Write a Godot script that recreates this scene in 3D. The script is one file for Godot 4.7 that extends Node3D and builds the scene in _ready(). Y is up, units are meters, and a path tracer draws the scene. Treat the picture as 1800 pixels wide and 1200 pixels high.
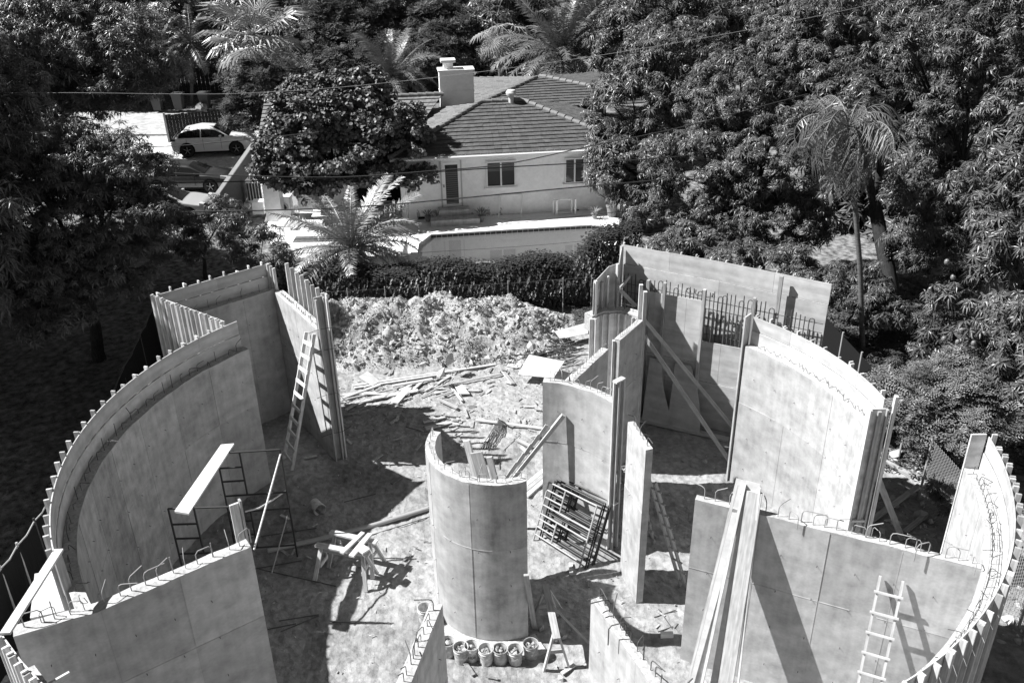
extends Node3D
# A concrete house under construction seen from above: curved walls in plywood forms, sand floor, trees, a house with a pool behind.
# The photograph is black and white, so every colour is a grey.

const FPX := 1547.462
const CAM := Vector3(0, 13.7, 0)
const RX := Vector3(0.999837449, -0.0160792842, 0.00815673435)
const RY := Vector3(-0.0180298556, -0.891669394, 0.452327996)
const RZ := Vector3(0, -0.452401534, -0.891814359)
const HC := 3.96   # top of the poured concrete
const HF := 4.65   # top of the tall forms
const UP := Vector3.UP

var M := {}
var rng := RandomNumberGenerator.new()
var used := {}
var boxes := {}
var hooks: Array = []
var lumber_mats: Array = []


# ---------- from the photograph to places ----------
func ray(x: float, y: float) -> Vector3:
	return RX * (x - 900.0) + RY * (y - 600.0) + RZ * FPX

func P(x: float, y: float, h := 0.0) -> Vector3:   # where the line of sight meets the level h
	var d := ray(x, y)
	return CAM + d * ((h - CAM.y) / d.y)

func PZ(x: float, y: float, z: float) -> Vector3:  # ... the upright plane at depth z
	var d := ray(x, y)
	return CAM + d * ((z - CAM.z) / d.z)

func PL(x: float, y: float, o: Vector3, n: Vector3) -> Vector3:  # ... a plane
	var d := ray(x, y)
	return CAM + d * ((o - CAM).dot(n) / d.dot(n))

func metres(p: Vector3) -> float:   # metres to one photograph pixel at p
	return (p - CAM).dot(RZ) / FPX


# ---------- mesh building ----------
class MB:
	var v := PackedVector3Array()
	var n := PackedVector3Array()
	var u := PackedVector2Array()
	var c := PackedColorArray()
	var col := Color.WHITE

	func tri(a: Vector3, b: Vector3, d: Vector3, na: Vector3, nb: Vector3, nd: Vector3, ua := Vector2.ZERO, ub := Vector2.ZERO, ud := Vector2.ZERO) -> void:
		var face := (b - a).cross(d - a)
		if face.dot(na + nb + nd) > 0.0:   # clockwise from outside
			v.append(a); v.append(d); v.append(b)
			n.append(na); n.append(nd); n.append(nb)
			u.append(ua); u.append(ud); u.append(ub)
		else:
			v.append(a); v.append(b); v.append(d)
			n.append(na); n.append(nb); n.append(nd)
			u.append(ua); u.append(ub); u.append(ud)
		c.append(col); c.append(col); c.append(col)

	func quad(a: Vector3, b: Vector3, d: Vector3, e: Vector3, nn: Vector3, us := 1.0, vs := 1.0) -> void:
		tri(a, b, d, nn, nn, nn, Vector2(0, 0), Vector2(us, 0), Vector2(us, vs))
		tri(a, d, e, nn, nn, nn, Vector2(0, 0), Vector2(us, vs), Vector2(0, vs))

	func flat(a: Vector3, b: Vector3, d: Vector3, outward: Vector3) -> void:
		var nn := (b - a).cross(d - a).normalized()
		if nn.dot(outward) < 0.0:
			nn = -nn
		tri(a, b, d, nn, nn, nn)

	func flat4(a: Vector3, b: Vector3, d: Vector3, e: Vector3, outward: Vector3) -> void:
		flat(a, b, d, outward)
		flat(a, d, e, outward)

	func box(o: Vector3, x: Vector3, y: Vector3, z: Vector3) -> void:   # centre and three half axes
		var s := x.length() * 2.0
		var t := y.length() * 2.0
		var w := z.length() * 2.0
		for k in [-1.0, 1.0]:
			quad(o + x * k - y - z, o + x * k + y - z, o + x * k + y + z, o + x * k - y + z, x.normalized() * k, t, w)
			quad(o + y * k - x - z, o + y * k + x - z, o + y * k + x + z, o + y * k - x + z, y.normalized() * k, s, w)
			quad(o + z * k - x - y, o + z * k - x + y, o + z * k + x + y, o + z * k + x - y, z.normalized() * k, t, s)

	func abox(lo: Vector3, hi: Vector3) -> void:
		var h := (hi - lo) * 0.5
		box((lo + hi) * 0.5, Vector3(h.x, 0, 0), Vector3(0, h.y, 0), Vector3(0, 0, h.z))

	func tube(pts: Array, r0: float, sides := 5, r1 := -1.0, caps := true) -> void:
		if r1 < 0.0:
			r1 = r0
		var rings := []
		var side := Vector3.ZERO
		var run := 0.0
		for i in pts.size():
			var d: Vector3 = (pts[min(i + 1, pts.size() - 1)] - pts[max(i - 1, 0)]).normalized()
			if i == 0:
				side = d.cross(Vector3.UP if absf(d.y) < 0.9 else Vector3.RIGHT).normalized()
			else:
				side = (side - d * side.dot(d)).normalized()
				run += (pts[i] - pts[i - 1]).length()
			var other := d.cross(side)
			var r: float = lerpf(r0, r1, float(i) / maxf(1.0, pts.size() - 1))
			var ring := []
			for k in sides + 1:
				var a := TAU * k / sides
				var nn := side * cos(a) + other * sin(a)
				ring.append([pts[i] + nn * r, nn, Vector2(run, float(k) / sides)])
			rings.append(ring)
		for i in rings.size() - 1:
			for k in sides:
				var a = rings[i][k]
				var b = rings[i][k + 1]
				var d = rings[i + 1][k + 1]
				var e = rings[i + 1][k]
				tri(a[0], b[0], d[0], a[1], b[1], d[1], a[2], b[2], d[2])
				tri(a[0], d[0], e[0], a[1], d[1], e[1], a[2], d[2], e[2])
		if caps:
			for q in [0, rings.size() - 1]:
				var dd: Vector3 = (pts[0] - pts[1]).normalized() if q == 0 else (pts[-1] - pts[-2]).normalized()
				for k in range(1, sides - 1):
					tri(rings[q][0][0], rings[q][k][0], rings[q][k + 1][0], dd, dd, dd)

	func lathe(o: Vector3, prof: Array, sides := 16) -> void:   # prof: Vector2(radius, height), bottom to top
		for i in prof.size() - 1:
			var p0: Vector2 = prof[i]
			var p1: Vector2 = prof[i + 1]
			var e := p1 - p0
			var nr := Vector2(e.y, -e.x).normalized()
			for k in sides:
				var a := TAU * k / sides
				var b := TAU * (k + 1) / sides
				var da := Vector3(cos(a), 0, sin(a))
				var db := Vector3(cos(b), 0, sin(b))
				var na := (da * nr.x + Vector3.UP * nr.y).normalized()
				var nb := (db * nr.x + Vector3.UP * nr.y).normalized()
				var q0 := o + da * p0.x + Vector3.UP * p0.y
				var q1 := o + db * p0.x + Vector3.UP * p0.y
				var q2 := o + db * p1.x + Vector3.UP * p1.y
				var q3 := o + da * p1.x + Vector3.UP * p1.y
				if p0.x > 0.0:
					tri(q0, q1, q2, na, nb, nb)
				if p1.x > 0.0:
					tri(q0, q2, q3, na, nb, na)

	func mesh() -> ArrayMesh:
		var arr := []
		arr.resize(Mesh.ARRAY_MAX)
		arr[Mesh.ARRAY_VERTEX] = v
		arr[Mesh.ARRAY_NORMAL] = n
		arr[Mesh.ARRAY_TEX_UV] = u
		arr[Mesh.ARRAY_COLOR] = c
		var m := ArrayMesh.new()
		m.add_surface_from_arrays(Mesh.PRIMITIVE_TRIANGLES, arr)
		return m


# ---------- things and parts ----------
func numbered(called: String) -> String:
	used[called] = used.get(called, -1) + 1
	return called if used[called] == 0 else "%s_%03d" % [called, used[called]]

func thing(called: String, label: String, category: String, at := Vector3.ZERO, group := "") -> Node3D:
	var o := Node3D.new()
	o.name = numbered(called)
	add_child(o)
	o.position = at
	o.set_meta("label", label)
	o.set_meta("category", category)
	if group:
		o.set_meta("group", group)
	return o

func base_of(parent: Node3D) -> Vector3:
	var p := Vector3.ZERO
	var q: Node = parent
	while q != self and q is Node3D:
		p += q.position
		q = q.get_parent()
	return p

func part(parent: Node3D, called: String, mb: MB, m: Material) -> MeshInstance3D:   # mb holds scene positions
	return shared(parent, called, mb.mesh(), m, Transform3D())

func shared(parent: Node3D, called: String, mesh: Mesh, m: Material, t: Transform3D) -> MeshInstance3D:
	var o := MeshInstance3D.new()
	o.mesh = mesh
	o.material_override = m
	o.name = called
	parent.add_child(o, true)
	t.origin -= base_of(parent)
	o.transform = t
	return o

func one(called: String, label: String, category: String, mb: MB, m: Material, group := "") -> MeshInstance3D:   # a thing of one mesh
	var o := MeshInstance3D.new()
	o.mesh = mb.mesh()
	o.material_override = m
	o.name = numbered(called)
	add_child(o)
	o.set_meta("label", label)
	o.set_meta("category", category)
	if group:
		o.set_meta("group", group)
	return o

func setting(called: String, mb: MB, m: Material) -> MeshInstance3D:
	var o := MeshInstance3D.new()
	o.mesh = mb.mesh()
	o.material_override = m
	o.name = numbered(called)
	add_child(o)
	o.set_meta("kind", "structure")
	return o

func stuff(o: Node) -> void:
	o.set_meta("kind", "stuff")

func lum(parent: Node3D, called: String, a: Vector3, b: Vector3, w: float, d: float, hint := Vector3.RIGHT, m: Material = null) -> MeshInstance3D:   # a sawn timber from a to b, w wide along hint
	var y := (b - a).normalized()
	var x := (hint - y * hint.dot(y)).normalized()
	var l: float = snappedf((b - a).length(), 0.02)
	var key := "%.3f %.3f %.2f" % [w, d, l]
	if not boxes.has(key):
		var mb := MB.new()
		mb.box(Vector3.ZERO, Vector3(w / 2, 0, 0), Vector3(0, l / 2, 0), Vector3(0, 0, d / 2))
		boxes[key] = mb.mesh()
	if m == null:
		m = lumber_mats[rng.randi() % lumber_mats.size()]
	return shared(parent, called, boxes[key], m, Transform3D(Basis(x, y, x.cross(y)), (a + b) * 0.5))

func timber(called: String, label: String, a: Vector3, b: Vector3, w: float, d: float, hint := Vector3.RIGHT, group := "", m: Material = null) -> Node3D:   # a loose timber, a thing of its own
	var t := thing(called, label, "timber", a, group)
	lum(t, "board", a, b, w, d, hint, m)
	return t


# ---------- materials ----------
func grey(v: float) -> Color:
	return Color(v, v, v).linear_to_srgb()

func mat(v: float, rough := 0.85, spec := 0.5, metal := 0.0) -> StandardMaterial3D:
	var m := StandardMaterial3D.new()
	m.albedo_color = grey(v)
	m.roughness = rough
	m.metallic = metal
	m.metallic_specular = spec
	m.vertex_color_use_as_albedo = true
	return m

func noise_bytes(size: int, freq: float, oct: int, sd: int, wide := 1, tall := 1, kind := FastNoiseLite.TYPE_SIMPLEX_SMOOTH, warp := 0.0) -> PackedByteArray:   # wide, tall: how far the pattern is drawn out
	var n := FastNoiseLite.new()
	n.noise_type = kind
	n.seed = sd
	n.frequency = freq
	n.fractal_octaves = oct
	if warp > 0.0:
		n.domain_warp_enabled = true
		n.domain_warp_amplitude = warp
		n.domain_warp_frequency = freq * 0.6
	var im := n.get_seamless_image(size / wide, size / tall)
	if wide > 1 or tall > 1:
		im.resize(size, size, Image.INTERPOLATE_CUBIC)
	im.convert(Image.FORMAT_L8)
	return im.get_data()

func texture(size: int, layers: Array, mean := 0.72) -> ImageTexture:   # layers: [bytes, weight, power]
	var out := PackedByteArray()
	out.resize(size * size)
	for i in size * size:
		var x := mean
		for l in layers:
			var t: float = l[0][i] / 255.0
			if l.size() > 2:
				t = 0.5 + 0.5 * pow(t, l[2])
			x += l[1] * (t - 0.5)
		out[i] = int(clampf(pow(clampf(x, 0.01, 1.0), 1.0 / 2.2), 0.0, 1.0) * 255.0)
	var im := Image.create_from_data(size, size, false, Image.FORMAT_L8, out)
	return ImageTexture.create_from_image(im)

func tri(m: StandardMaterial3D, tex: Texture2D, per_metre: float, mean := 0.72) -> StandardMaterial3D:
	m.albedo_color = (m.albedo_color.srgb_to_linear() * (1.0 / mean)).clamp(Color.BLACK, Color.WHITE).linear_to_srgb()
	m.albedo_texture = tex
	m.uv1_triplanar = true
	m.uv1_world_triplanar = true
	m.uv1_scale = Vector3.ONE * per_metre
	return m

func bump(m: StandardMaterial3D, bytes: PackedByteArray, size: int, strength := 1.0) -> void:
	var im := Image.create_from_data(size, size, false, Image.FORMAT_L8, bytes)
	im.convert(Image.FORMAT_RGBA8)
	im.bump_map_to_normal_map(strength)
	m.normal_enabled = true
	m.normal_texture = ImageTexture.create_from_image(im)

func make_materials() -> void:
	var s := 512
	var fine := noise_bytes(s, 0.12, 3, 1)
	var soft := noise_bytes(s, 0.012, 4, 2)
	var blot := noise_bytes(s, 0.03, 5, 3)
	var streak := noise_bytes(s, 0.05, 4, 4, 1, 8)      # upright streaks
	var sideways := noise_bytes(s, 0.05, 4, 5, 8, 1)    # level streaks
	var swirl := noise_bytes(s, 0.02, 5, 6, 8, 1, FastNoiseLite.TYPE_SIMPLEX_SMOOTH, 22.0)
	var grit := noise_bytes(s, 0.25, 2, 7)
	var cell := noise_bytes(s, 0.06, 2, 8, 1, 1, FastNoiseLite.TYPE_CELLULAR)
	var concrete_tex := texture(s, [[soft, 0.42], [streak, 0.22], [blot, 0.2], [fine, 0.14]])
	var ply_tex := texture(s, [[swirl, 0.26], [sideways, 0.07], [soft, 0.3], [blot, 0.12], [fine, 0.08]])
	var sand_tex := texture(s, [[soft, 0.3], [blot, 0.36], [grit, 0.36], [cell, 0.14]])
	var soil_tex := texture(s, [[blot, 0.8], [soft, 0.35], [grit, 0.5]], 0.5)
	var white_tex := texture(s, [[soft, 0.12], [blot, 0.1], [fine, 0.05]], 0.85)
	var roof_tex := texture(s, [[soft, 0.35], [blot, 0.35], [streak, 0.25]])
	M.concrete = tri(mat(0.46, 0.8), concrete_tex, 0.28)
	M.concrete_pale = M.concrete
	M.concrete_top = tri(mat(0.46, 0.95), sand_tex, 0.9)
	bump(M.concrete_top, blot, s, 3.0)
	M.ply = tri(mat(0.54, 0.75), ply_tex, 0.4)
	M.ply_dark = M.ply
	M.sand = tri(mat(0.335, 0.95, 0.2), sand_tex, 0.33)
	bump(M.sand, blot, s, 5.0)
	M.rubble = tri(mat(0.38, 0.95, 0.2), sand_tex, 0.6)
	bump(M.rubble, blot, s, 5.0)
	M.soil = tri(mat(0.2, 0.95, 0.2), soil_tex, 0.19, 0.5)
	M.gravel = tri(mat(0.6, 0.95, 0.2), sand_tex, 0.4)
	M.deck = tri(mat(0.78, 0.8), white_tex, 0.4, 0.85)
	M.road = tri(mat(0.42, 0.9), sand_tex, 0.15)
	M.white = tri(mat(0.88, 0.6), white_tex, 0.35, 0.85)
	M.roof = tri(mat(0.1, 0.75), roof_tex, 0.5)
	M.roof_pale = tri(mat(0.2, 0.75), roof_tex, 0.7)  # paler copy of the tiles; on sunward slopes the light is painted in
	M.stone = tri(mat(0.4, 0.95, 0.2), sand_tex, 2.0)
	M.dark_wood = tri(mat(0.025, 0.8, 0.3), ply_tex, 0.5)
	M.bark = tri(mat(0.04, 0.95, 0.2), texture(s, [[streak, 0.7], [blot, 0.4]], 0.6), 0.8, 0.6)
	M.palm_bark = tri(mat(0.14, 0.95, 0.2), texture(s, [[sideways, 0.6], [blot, 0.3]], 0.6), 0.8, 0.6)
	var grain := texture(256, [[noise_bytes(256, 0.05, 4, 11, 8, 1), 0.4], [noise_bytes(256, 0.02, 3, 12), 0.2]])
	for k in 5:
		var m := mat(0.34 + 0.06 * k, 0.8)
		m.albedo_color = (m.albedo_color.srgb_to_linear() * (1.0 / 0.72)).clamp(Color.BLACK, Color.WHITE).linear_to_srgb()
		m.albedo_texture = grain
		m.uv1_scale = Vector3(0.6, 1.6, 1)
		m.uv1_offset = Vector3(0, 0.17 * k, 0)
		lumber_mats.append(m)
	M.lumber = lumber_mats[2]
	M.lumber_pale = lumber_mats[4]
	M.old_lumber = lumber_mats[0]
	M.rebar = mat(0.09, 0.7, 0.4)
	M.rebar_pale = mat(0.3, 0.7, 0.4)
	M.steel_dark = mat(0.035, 0.5)
	M.steel = mat(0.35, 0.45)
	M.steel_pale = mat(0.6, 0.5)
	M.plastic_white = mat(0.75, 0.4)
	M.plastic_grey = mat(0.45, 0.4)
	M.bucket = tri(mat(0.55, 0.45), texture(256, [[noise_bytes(256, 0.02, 4, 21), 0.7], [noise_bytes(256, 0.1, 3, 22), 0.25]]), 1.3)
	M.pipe = mat(0.36, 0.4)
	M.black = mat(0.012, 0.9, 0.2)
	M.mesh_black = mat(0.016, 0.95, 0.1)
	M.paint_white = mat(0.8, 0.12)
	M.paint_white.clearcoat_enabled = true
	M.paint_dark = mat(0.015, 0.15)
	M.paint_dark.clearcoat_enabled = true
	M.paint_silver = mat(0.4, 0.25)
	M.tyre = mat(0.02, 0.85)
	M.glass = mat(0.012, 0.05, 0.6)
	M.window_glass = mat(0.04, 0.06, 0.5)
	M.blind = mat(0.1, 0.8)
	M.water = mat(0.12, 0.03, 0.5)
	M.water.transparency = BaseMaterial3D.TRANSPARENCY_ALPHA
	M.water.albedo_color.a = 0.42
	M.pool = tri(mat(0.55, 0.7), white_tex, 0.5, 0.85)
	M.bin = mat(0.06, 0.6)
	M.cable = mat(0.02, 0.6)
	M.cable_pale = mat(0.25, 0.6)
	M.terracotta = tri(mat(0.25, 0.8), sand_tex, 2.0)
	for q in [["leaf", 0.09, 0.48, 0.38], ["leaf_grape", 0.12, 0.4, 0.42], ["leaf_fine", 0.085, 0.35, 0.5], ["palm", 0.16, 0.4, 0.4], ["fan", 0.28, 0.6, 0.38], ["ivy", 0.045, 0.4, 0.45], ["thatch", 0.3, 0.3, 0.7]]:
		var m := mat(q[1], q[3], q[2])
		m.backlight = Color(0.3, 0.3, 0.3)
		m.cull_mode = BaseMaterial3D.CULL_DISABLED
		M[q[0]] = m


# ---------- walls, forms, bars ----------
func arc(c: Vector2, r: float, a0: float, a1: float, step := 0.28) -> Array:
	var n: int = max(2, int(ceil(absf(a1 - a0) * r / step)))
	var out := []
	for i in n + 1:
		var a := lerpf(a0, a1, float(i) / n)
		out.append(c + Vector2(cos(a), sin(a)) * r)
	return out

func line(pts: Array, step := 0.3) -> Array:
	var out := [pts[0]]
	for i in pts.size() - 1:
		var a: Vector2 = pts[i]
		var b: Vector2 = pts[i + 1]
		var n: int = max(1, int((b - a).length() / step))
		for k in n:
			out.append(a.lerp(b, float(k + 1) / n))
	return out

func xz(p: Vector3) -> Vector2:
	return Vector2(p.x, p.z)

func v3(p: Vector2, y: float) -> Vector3:
	return Vector3(p.x, y, p.y)

func offset(pts: Array, d: float) -> Array:   # d > 0: to the right of the way the line runs, seen from above with z downwards
	var out := []
	for i in pts.size():
		var t: Vector2 = (pts[min(i + 1, pts.size() - 1)] - pts[max(i - 1, 0)]).normalized()
		out.append(pts[i] + Vector2(-t.y, t.x) * d)
	return out

func along(pts: Array, s: float) -> Array:   # [point, direction] at the length s
	for i in pts.size() - 1:
		var l: float = (pts[i + 1] - pts[i]).length()
		if s <= l or i == pts.size() - 2:
			return [pts[i].lerp(pts[i + 1], s / l), (pts[i + 1] - pts[i]).normalized()]
		s -= l
	return []

func length_of(pts: Array) -> float:
	var s := 0.0
	for i in pts.size() - 1:
		s += (pts[i + 1] - pts[i]).length()
	return s

func cut(pts: Array, s0: float, s1: float) -> Array:
	var out := [along(pts, s0)[0]]
	var s := 0.0
	for i in range(1, pts.size()):
		s += (pts[i] - pts[i - 1]).length()
		if s > s0 + 0.01 and s < s1 - 0.01:
			out.append(pts[i])
	out.append(along(pts, s1)[0])
	return out

func slab_between(mb: MB, a: Array, b: Array, y0: float, y1: float, rough := 0.0) -> void:   # a solid between two lines
	var ra := []
	var rm := []
	var rb := []
	for i in a.size():
		ra.append(y1 + rng.randf_range(-rough, rough * 0.6))
		rm.append(y1 + rng.randf_range(-rough, rough))
		rb.append(y1 + rng.randf_range(-rough, rough * 0.6))
	for i in a.size() - 1:
		var out: Vector2 = (a[i] - b[i]).normalized()
		var o0 := v3(((a[i] - b[i]) + (a[max(i - 1, 0)] - b[max(i - 1, 0)])).normalized(), 0)
		var o1 := v3(((a[i + 1] - b[i + 1]) + (a[i] - b[i])).normalized(), 0)
		for side in [[a, o0, o1, ra], [b, -o0, -o1, rb]]:
			var q0 := v3(side[0][i], y0)
			var q1 := v3(side[0][i + 1], y0)
			var q2 := v3(side[0][i + 1], side[3][i + 1])
			var q3 := v3(side[0][i], side[3][i])
			mb.tri(q0, q1, q2, side[1], side[2], side[2])
			mb.tri(q0, q2, q3, side[1], side[2], side[1])
		var m0: Vector2 = (a[i] + b[i]) * 0.5
		var m1: Vector2 = (a[i + 1] + b[i + 1]) * 0.5
		mb.flat4(v3(a[i], ra[i]), v3(a[i + 1], ra[i + 1]), v3(m1, rm[i + 1]), v3(m0, rm[i]), UP)
		mb.flat4(v3(b[i], rb[i]), v3(b[i + 1], rb[i + 1]), v3(m1, rm[i + 1]), v3(m0, rm[i]), UP)
	for e in [0, a.size() - 1]:
		var d: Vector2 = (a[0] - a[1]) if e == 0 else (a[-1] - a[-2])
		mb.flat4(v3(a[e], y0), v3(b[e], y0), v3(b[e], rb[e]), v3(a[e], ra[e]), v3(d, 0))

func concrete_wall(t: Node3D, face: Array, thick: float, y1 := HC, m: Material = null) -> void:   # face: the side one sees; the wall lies thick to the right of it
	if m == null:
		m = M.concrete
	var core_face := offset(face, signf(thick) * 0.006)
	var back := offset(face, thick)
	var mb := MB.new()
	slab_between(mb, core_face, back, -0.05, y1 - 0.012, 0.0)
	part(t, "concrete", mb, m)
	# the marks of the boards: panels a few millimetres apart in level and tone
	var total := length_of(face)
	var n: int = max(1, int(round(total / 1.22)))
	var pm := MB.new()
	for k in n:
		var strip := cut(face, total * k / n, total * (k + 1) / n)
		for row in [[-0.05, 2.4], [2.4, y1 - 0.012]]:
			var tone := rng.randf_range(0.8, 1.08)
			pm.col = Color(tone, tone, tone)
			var o := signf(thick) * rng.randf_range(-0.004, 0.003)
			var f := offset(strip, o)
			for i in f.size() - 1:
				var t0: Vector2 = (f[min(i + 1, f.size() - 1)] - f[max(i - 1, 0)]).normalized()
				var t1: Vector2 = (f[min(i + 2, f.size() - 1)] - f[i]).normalized()
				var n0 := v3(Vector2(t0.y, -t0.x) * signf(thick), 0)
				var n1 := v3(Vector2(t1.y, -t1.x) * signf(thick), 0)
				var q0 := v3(f[i], row[0])
				var q1 := v3(f[i + 1], row[0])
				var q2 := v3(f[i + 1], row[1])
				var q3 := v3(f[i], row[1])
				pm.tri(q0, q1, q2, n0, n1, n1)
				pm.tri(q0, q2, q3, n0, n1, n0)
	# fins left at the joints of the form boards
	for k in range(1, n):
		if rng.randf() < 0.75:
			var q := along(face, total * k / n)
			var nn := Vector2(q[1].y, -q[1].x) * signf(thick)
			var tone := rng.randf_range(0.75, 1.2)
			pm.col = Color(tone, tone, tone)
			pm.box(v3(q[0], 2.0), v3(q[1], 0) * 0.007, UP * (y1 * 0.5 - 0.06), v3(nn, 0) * 0.006)
	for i in face.size() - 1:
		if rng.randf() < 0.85:
			var a: Vector2 = face[i]
			var b: Vector2 = face[i + 1]
			var d := (b - a).normalized()
			var nn := Vector2(d.y, -d.x) * signf(thick)
			pm.box(v3((a + b) * 0.5, 2.4), v3(d, 0) * (b - a).length() * 0.5, UP * 0.006, v3(nn, 0) * 0.006)
	part(t, "cast_face", pm, m)
	var top := MB.new()
	slab_between(top, offset(face, signf(thick) * 0.002), offset(face, thick - signf(thick) * 0.002), y1 - 0.02, y1, 0.018)
	part(t, "rough_top", top, M.concrete_top)
	# stubs of form ties
	var ties := MB.new()
	for row in [0.6, 1.5, 2.4, 3.2]:
		var s := 0.35
		while s < total - 0.2:
			var q := along(face, s)
			var nn := Vector2(q[1].y, -q[1].x) * signf(thick)
			var a := v3(q[0] - nn * 0.01, row + rng.randf_range(-0.05, 0.05))
			ties.tube([a, a + v3(nn * 0.05, -0.012)], 0.006, 4)
			s += 0.62
	if ties.v.size() > 0:
		stuff(part(t, "form_tie", ties, M.rebar))

func make_hooks() -> void:
	var shapes := [
		[Vector3(0, -0.12, 0), Vector3(0, 0.16, 0), Vector3(0.02, 0.21, 0), Vector3(0.07, 0.23, 0), Vector3(0.3, 0.235, 0)],
		[Vector3(0, -0.12, 0), Vector3(0.0, 0.2, 0), Vector3(0.03, 0.25, 0), Vector3(0.2, 0.36, 0.02)],
		[Vector3(0, -0.12, 0), Vector3(0, 0.17, 0), Vector3(0.04, 0.22, 0), Vector3(0.2, 0.22, 0), Vector3(0.24, 0.17, 0), Vector3(0.24, -0.1, 0)],
		[Vector3(0, -0.12, 0), Vector3(0.01, 0.34, 0)],
		[Vector3(0, -0.12, 0), Vector3(0.01, 0.13, 0), Vector3(0.05, 0.17, 0), Vector3(0.22, 0.08, 0.03)]]
	for sh in shapes:
		var mb := MB.new()
		mb.tube(sh, 0.009, 5)
		hooks.append(mb.mesh())

func bars_on(t: Node3D, face: Array, depth: float, step: float, y := HC, m: Material = null, kinds := [0, 1, 2, 3, 0, 2], size := 1.0, s0 := 0.15, s1 := -0.1) -> void:   # bent bar ends standing out of the top of a wall
	if m == null:
		m = M.rebar
	var l := length_of(face)
	var mid := offset(face, depth)
	var s := s0
	while s < l + s1:
		var q := along(mid, s * length_of(mid) / l)
		var yaw := -atan2(q[1].y, q[1].x) + (0.0 if rng.randf() < 0.45 else rng.randf_range(-PI, PI))
		var h: Mesh = hooks[kinds[rng.randi() % kinds.size()]]
		shared(t, "rebar", h, m, Transform3D(Basis(UP, yaw) * Basis.from_scale(Vector3.ONE * size * rng.randf_range(0.8, 1.2)), v3(q[0], y)))
		s += step * rng.randf_range(0.7, 1.3)

func ply_form(t: Node3D, pts: Array, side: float, y0: float, y1: float, sheet := 2.44, m: Material = null, joint := -1.0) -> void:   # plywood along pts, its thickness to the side
	if m == null:
		m = M.ply
	var total := length_of(pts)
	var n: int = max(1, int(round(total / sheet)))
	var rows := [[y0, y1]] if joint < 0.0 else [[y0, joint - 0.004], [joint + 0.004, y1]]
	for r in rows.size():
		var shift := 0.0 if r == 0 else 0.5
		for k in n + (1 if shift > 0.0 else 0):
			var a: float = maxf(0.0, total * (k - shift) / n + 0.003)
			var b: float = minf(total, total * (k + 1 - shift) / n - 0.003)
			if b - a < 0.05:
				continue
			var f := offset(cut(pts, a, b), signf(side) * (0.0 if r == 0 else 0.022))
			var mb := MB.new()
			var tone := rng.randf_range(0.85, 1.12)
			mb.col = Color(tone, tone, tone)
			slab_between(mb, f, offset(f, signf(side) * 0.019), rows[r][0], rows[r][1])
			part(t, "plywood_sheet", mb, m)

func studs(t: Node3D, pts: Array, off: float, step: float, y0: float, y1: float, vary := 0.05, s0 := 0.05, called := "stud") -> void:
	var l := length_of(pts)
	var side := offset(pts, off)
	var ls := length_of(side)
	var s := s0
	while s < l:
		var q := along(side, s * ls / l)
		var p: Vector2 = q[0]
		var top := y1 + rng.randf_range(-vary, vary)
		lum(t, called, v3(p, y0), v3(p, top), 0.038, 0.089, v3(q[1], 0))
		if rng.randf() < 0.3:
			lum(t, called, v3(p + q[1] * 0.041, y0), v3(p + q[1] * 0.041, top - 0.03), 0.038, 0.089, v3(q[1], 0))
		s += step * rng.randf_range(0.88, 1.12)


# ---------- the building site ----------
func deg(a: float) -> float:
	return deg_to_rad(a)

func site_height(x: float, z: float, n: FastNoiseLite) -> float:
	return n.get_noise_2d(x * 0.8, z * 0.8) * 0.06 + n.get_noise_2d(x * 3.2 + 50.0, z * 3.2) * 0.04 + 0.02 * maxf(0.0, n.get_noise_2d(x * 7.0, z * 7.0 + 20.0))

func pool_line() -> PackedVector2Array:
	return PackedVector2Array([xz(P(727, 484)), xz(P(735, 430)), xz(P(757, 413)), xz(P(900, 404)), xz(P(1040, 396)), xz(P(1062, 398)), xz(P(1064, 406)), xz(P(1045, 425)), xz(P(1020, 455)), xz(P(1010, 484))])

func around(outline: PackedVector2Array, hole: PackedVector2Array) -> Array:   # the outline without the hole, in two halves
	var polys := []
	var x := hole[2].x
	for half in [PackedVector2Array([Vector2(-900, -900), Vector2(x, -900), Vector2(x, 900), Vector2(-900, 900)]), PackedVector2Array([Vector2(x, -900), Vector2(900, -900), Vector2(900, 900), Vector2(x, 900)])]:
		for pc in Geometry2D.intersect_polygons(outline, half):
			polys.append_array(Geometry2D.clip_polygons(pc, hole))
	return polys

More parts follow.
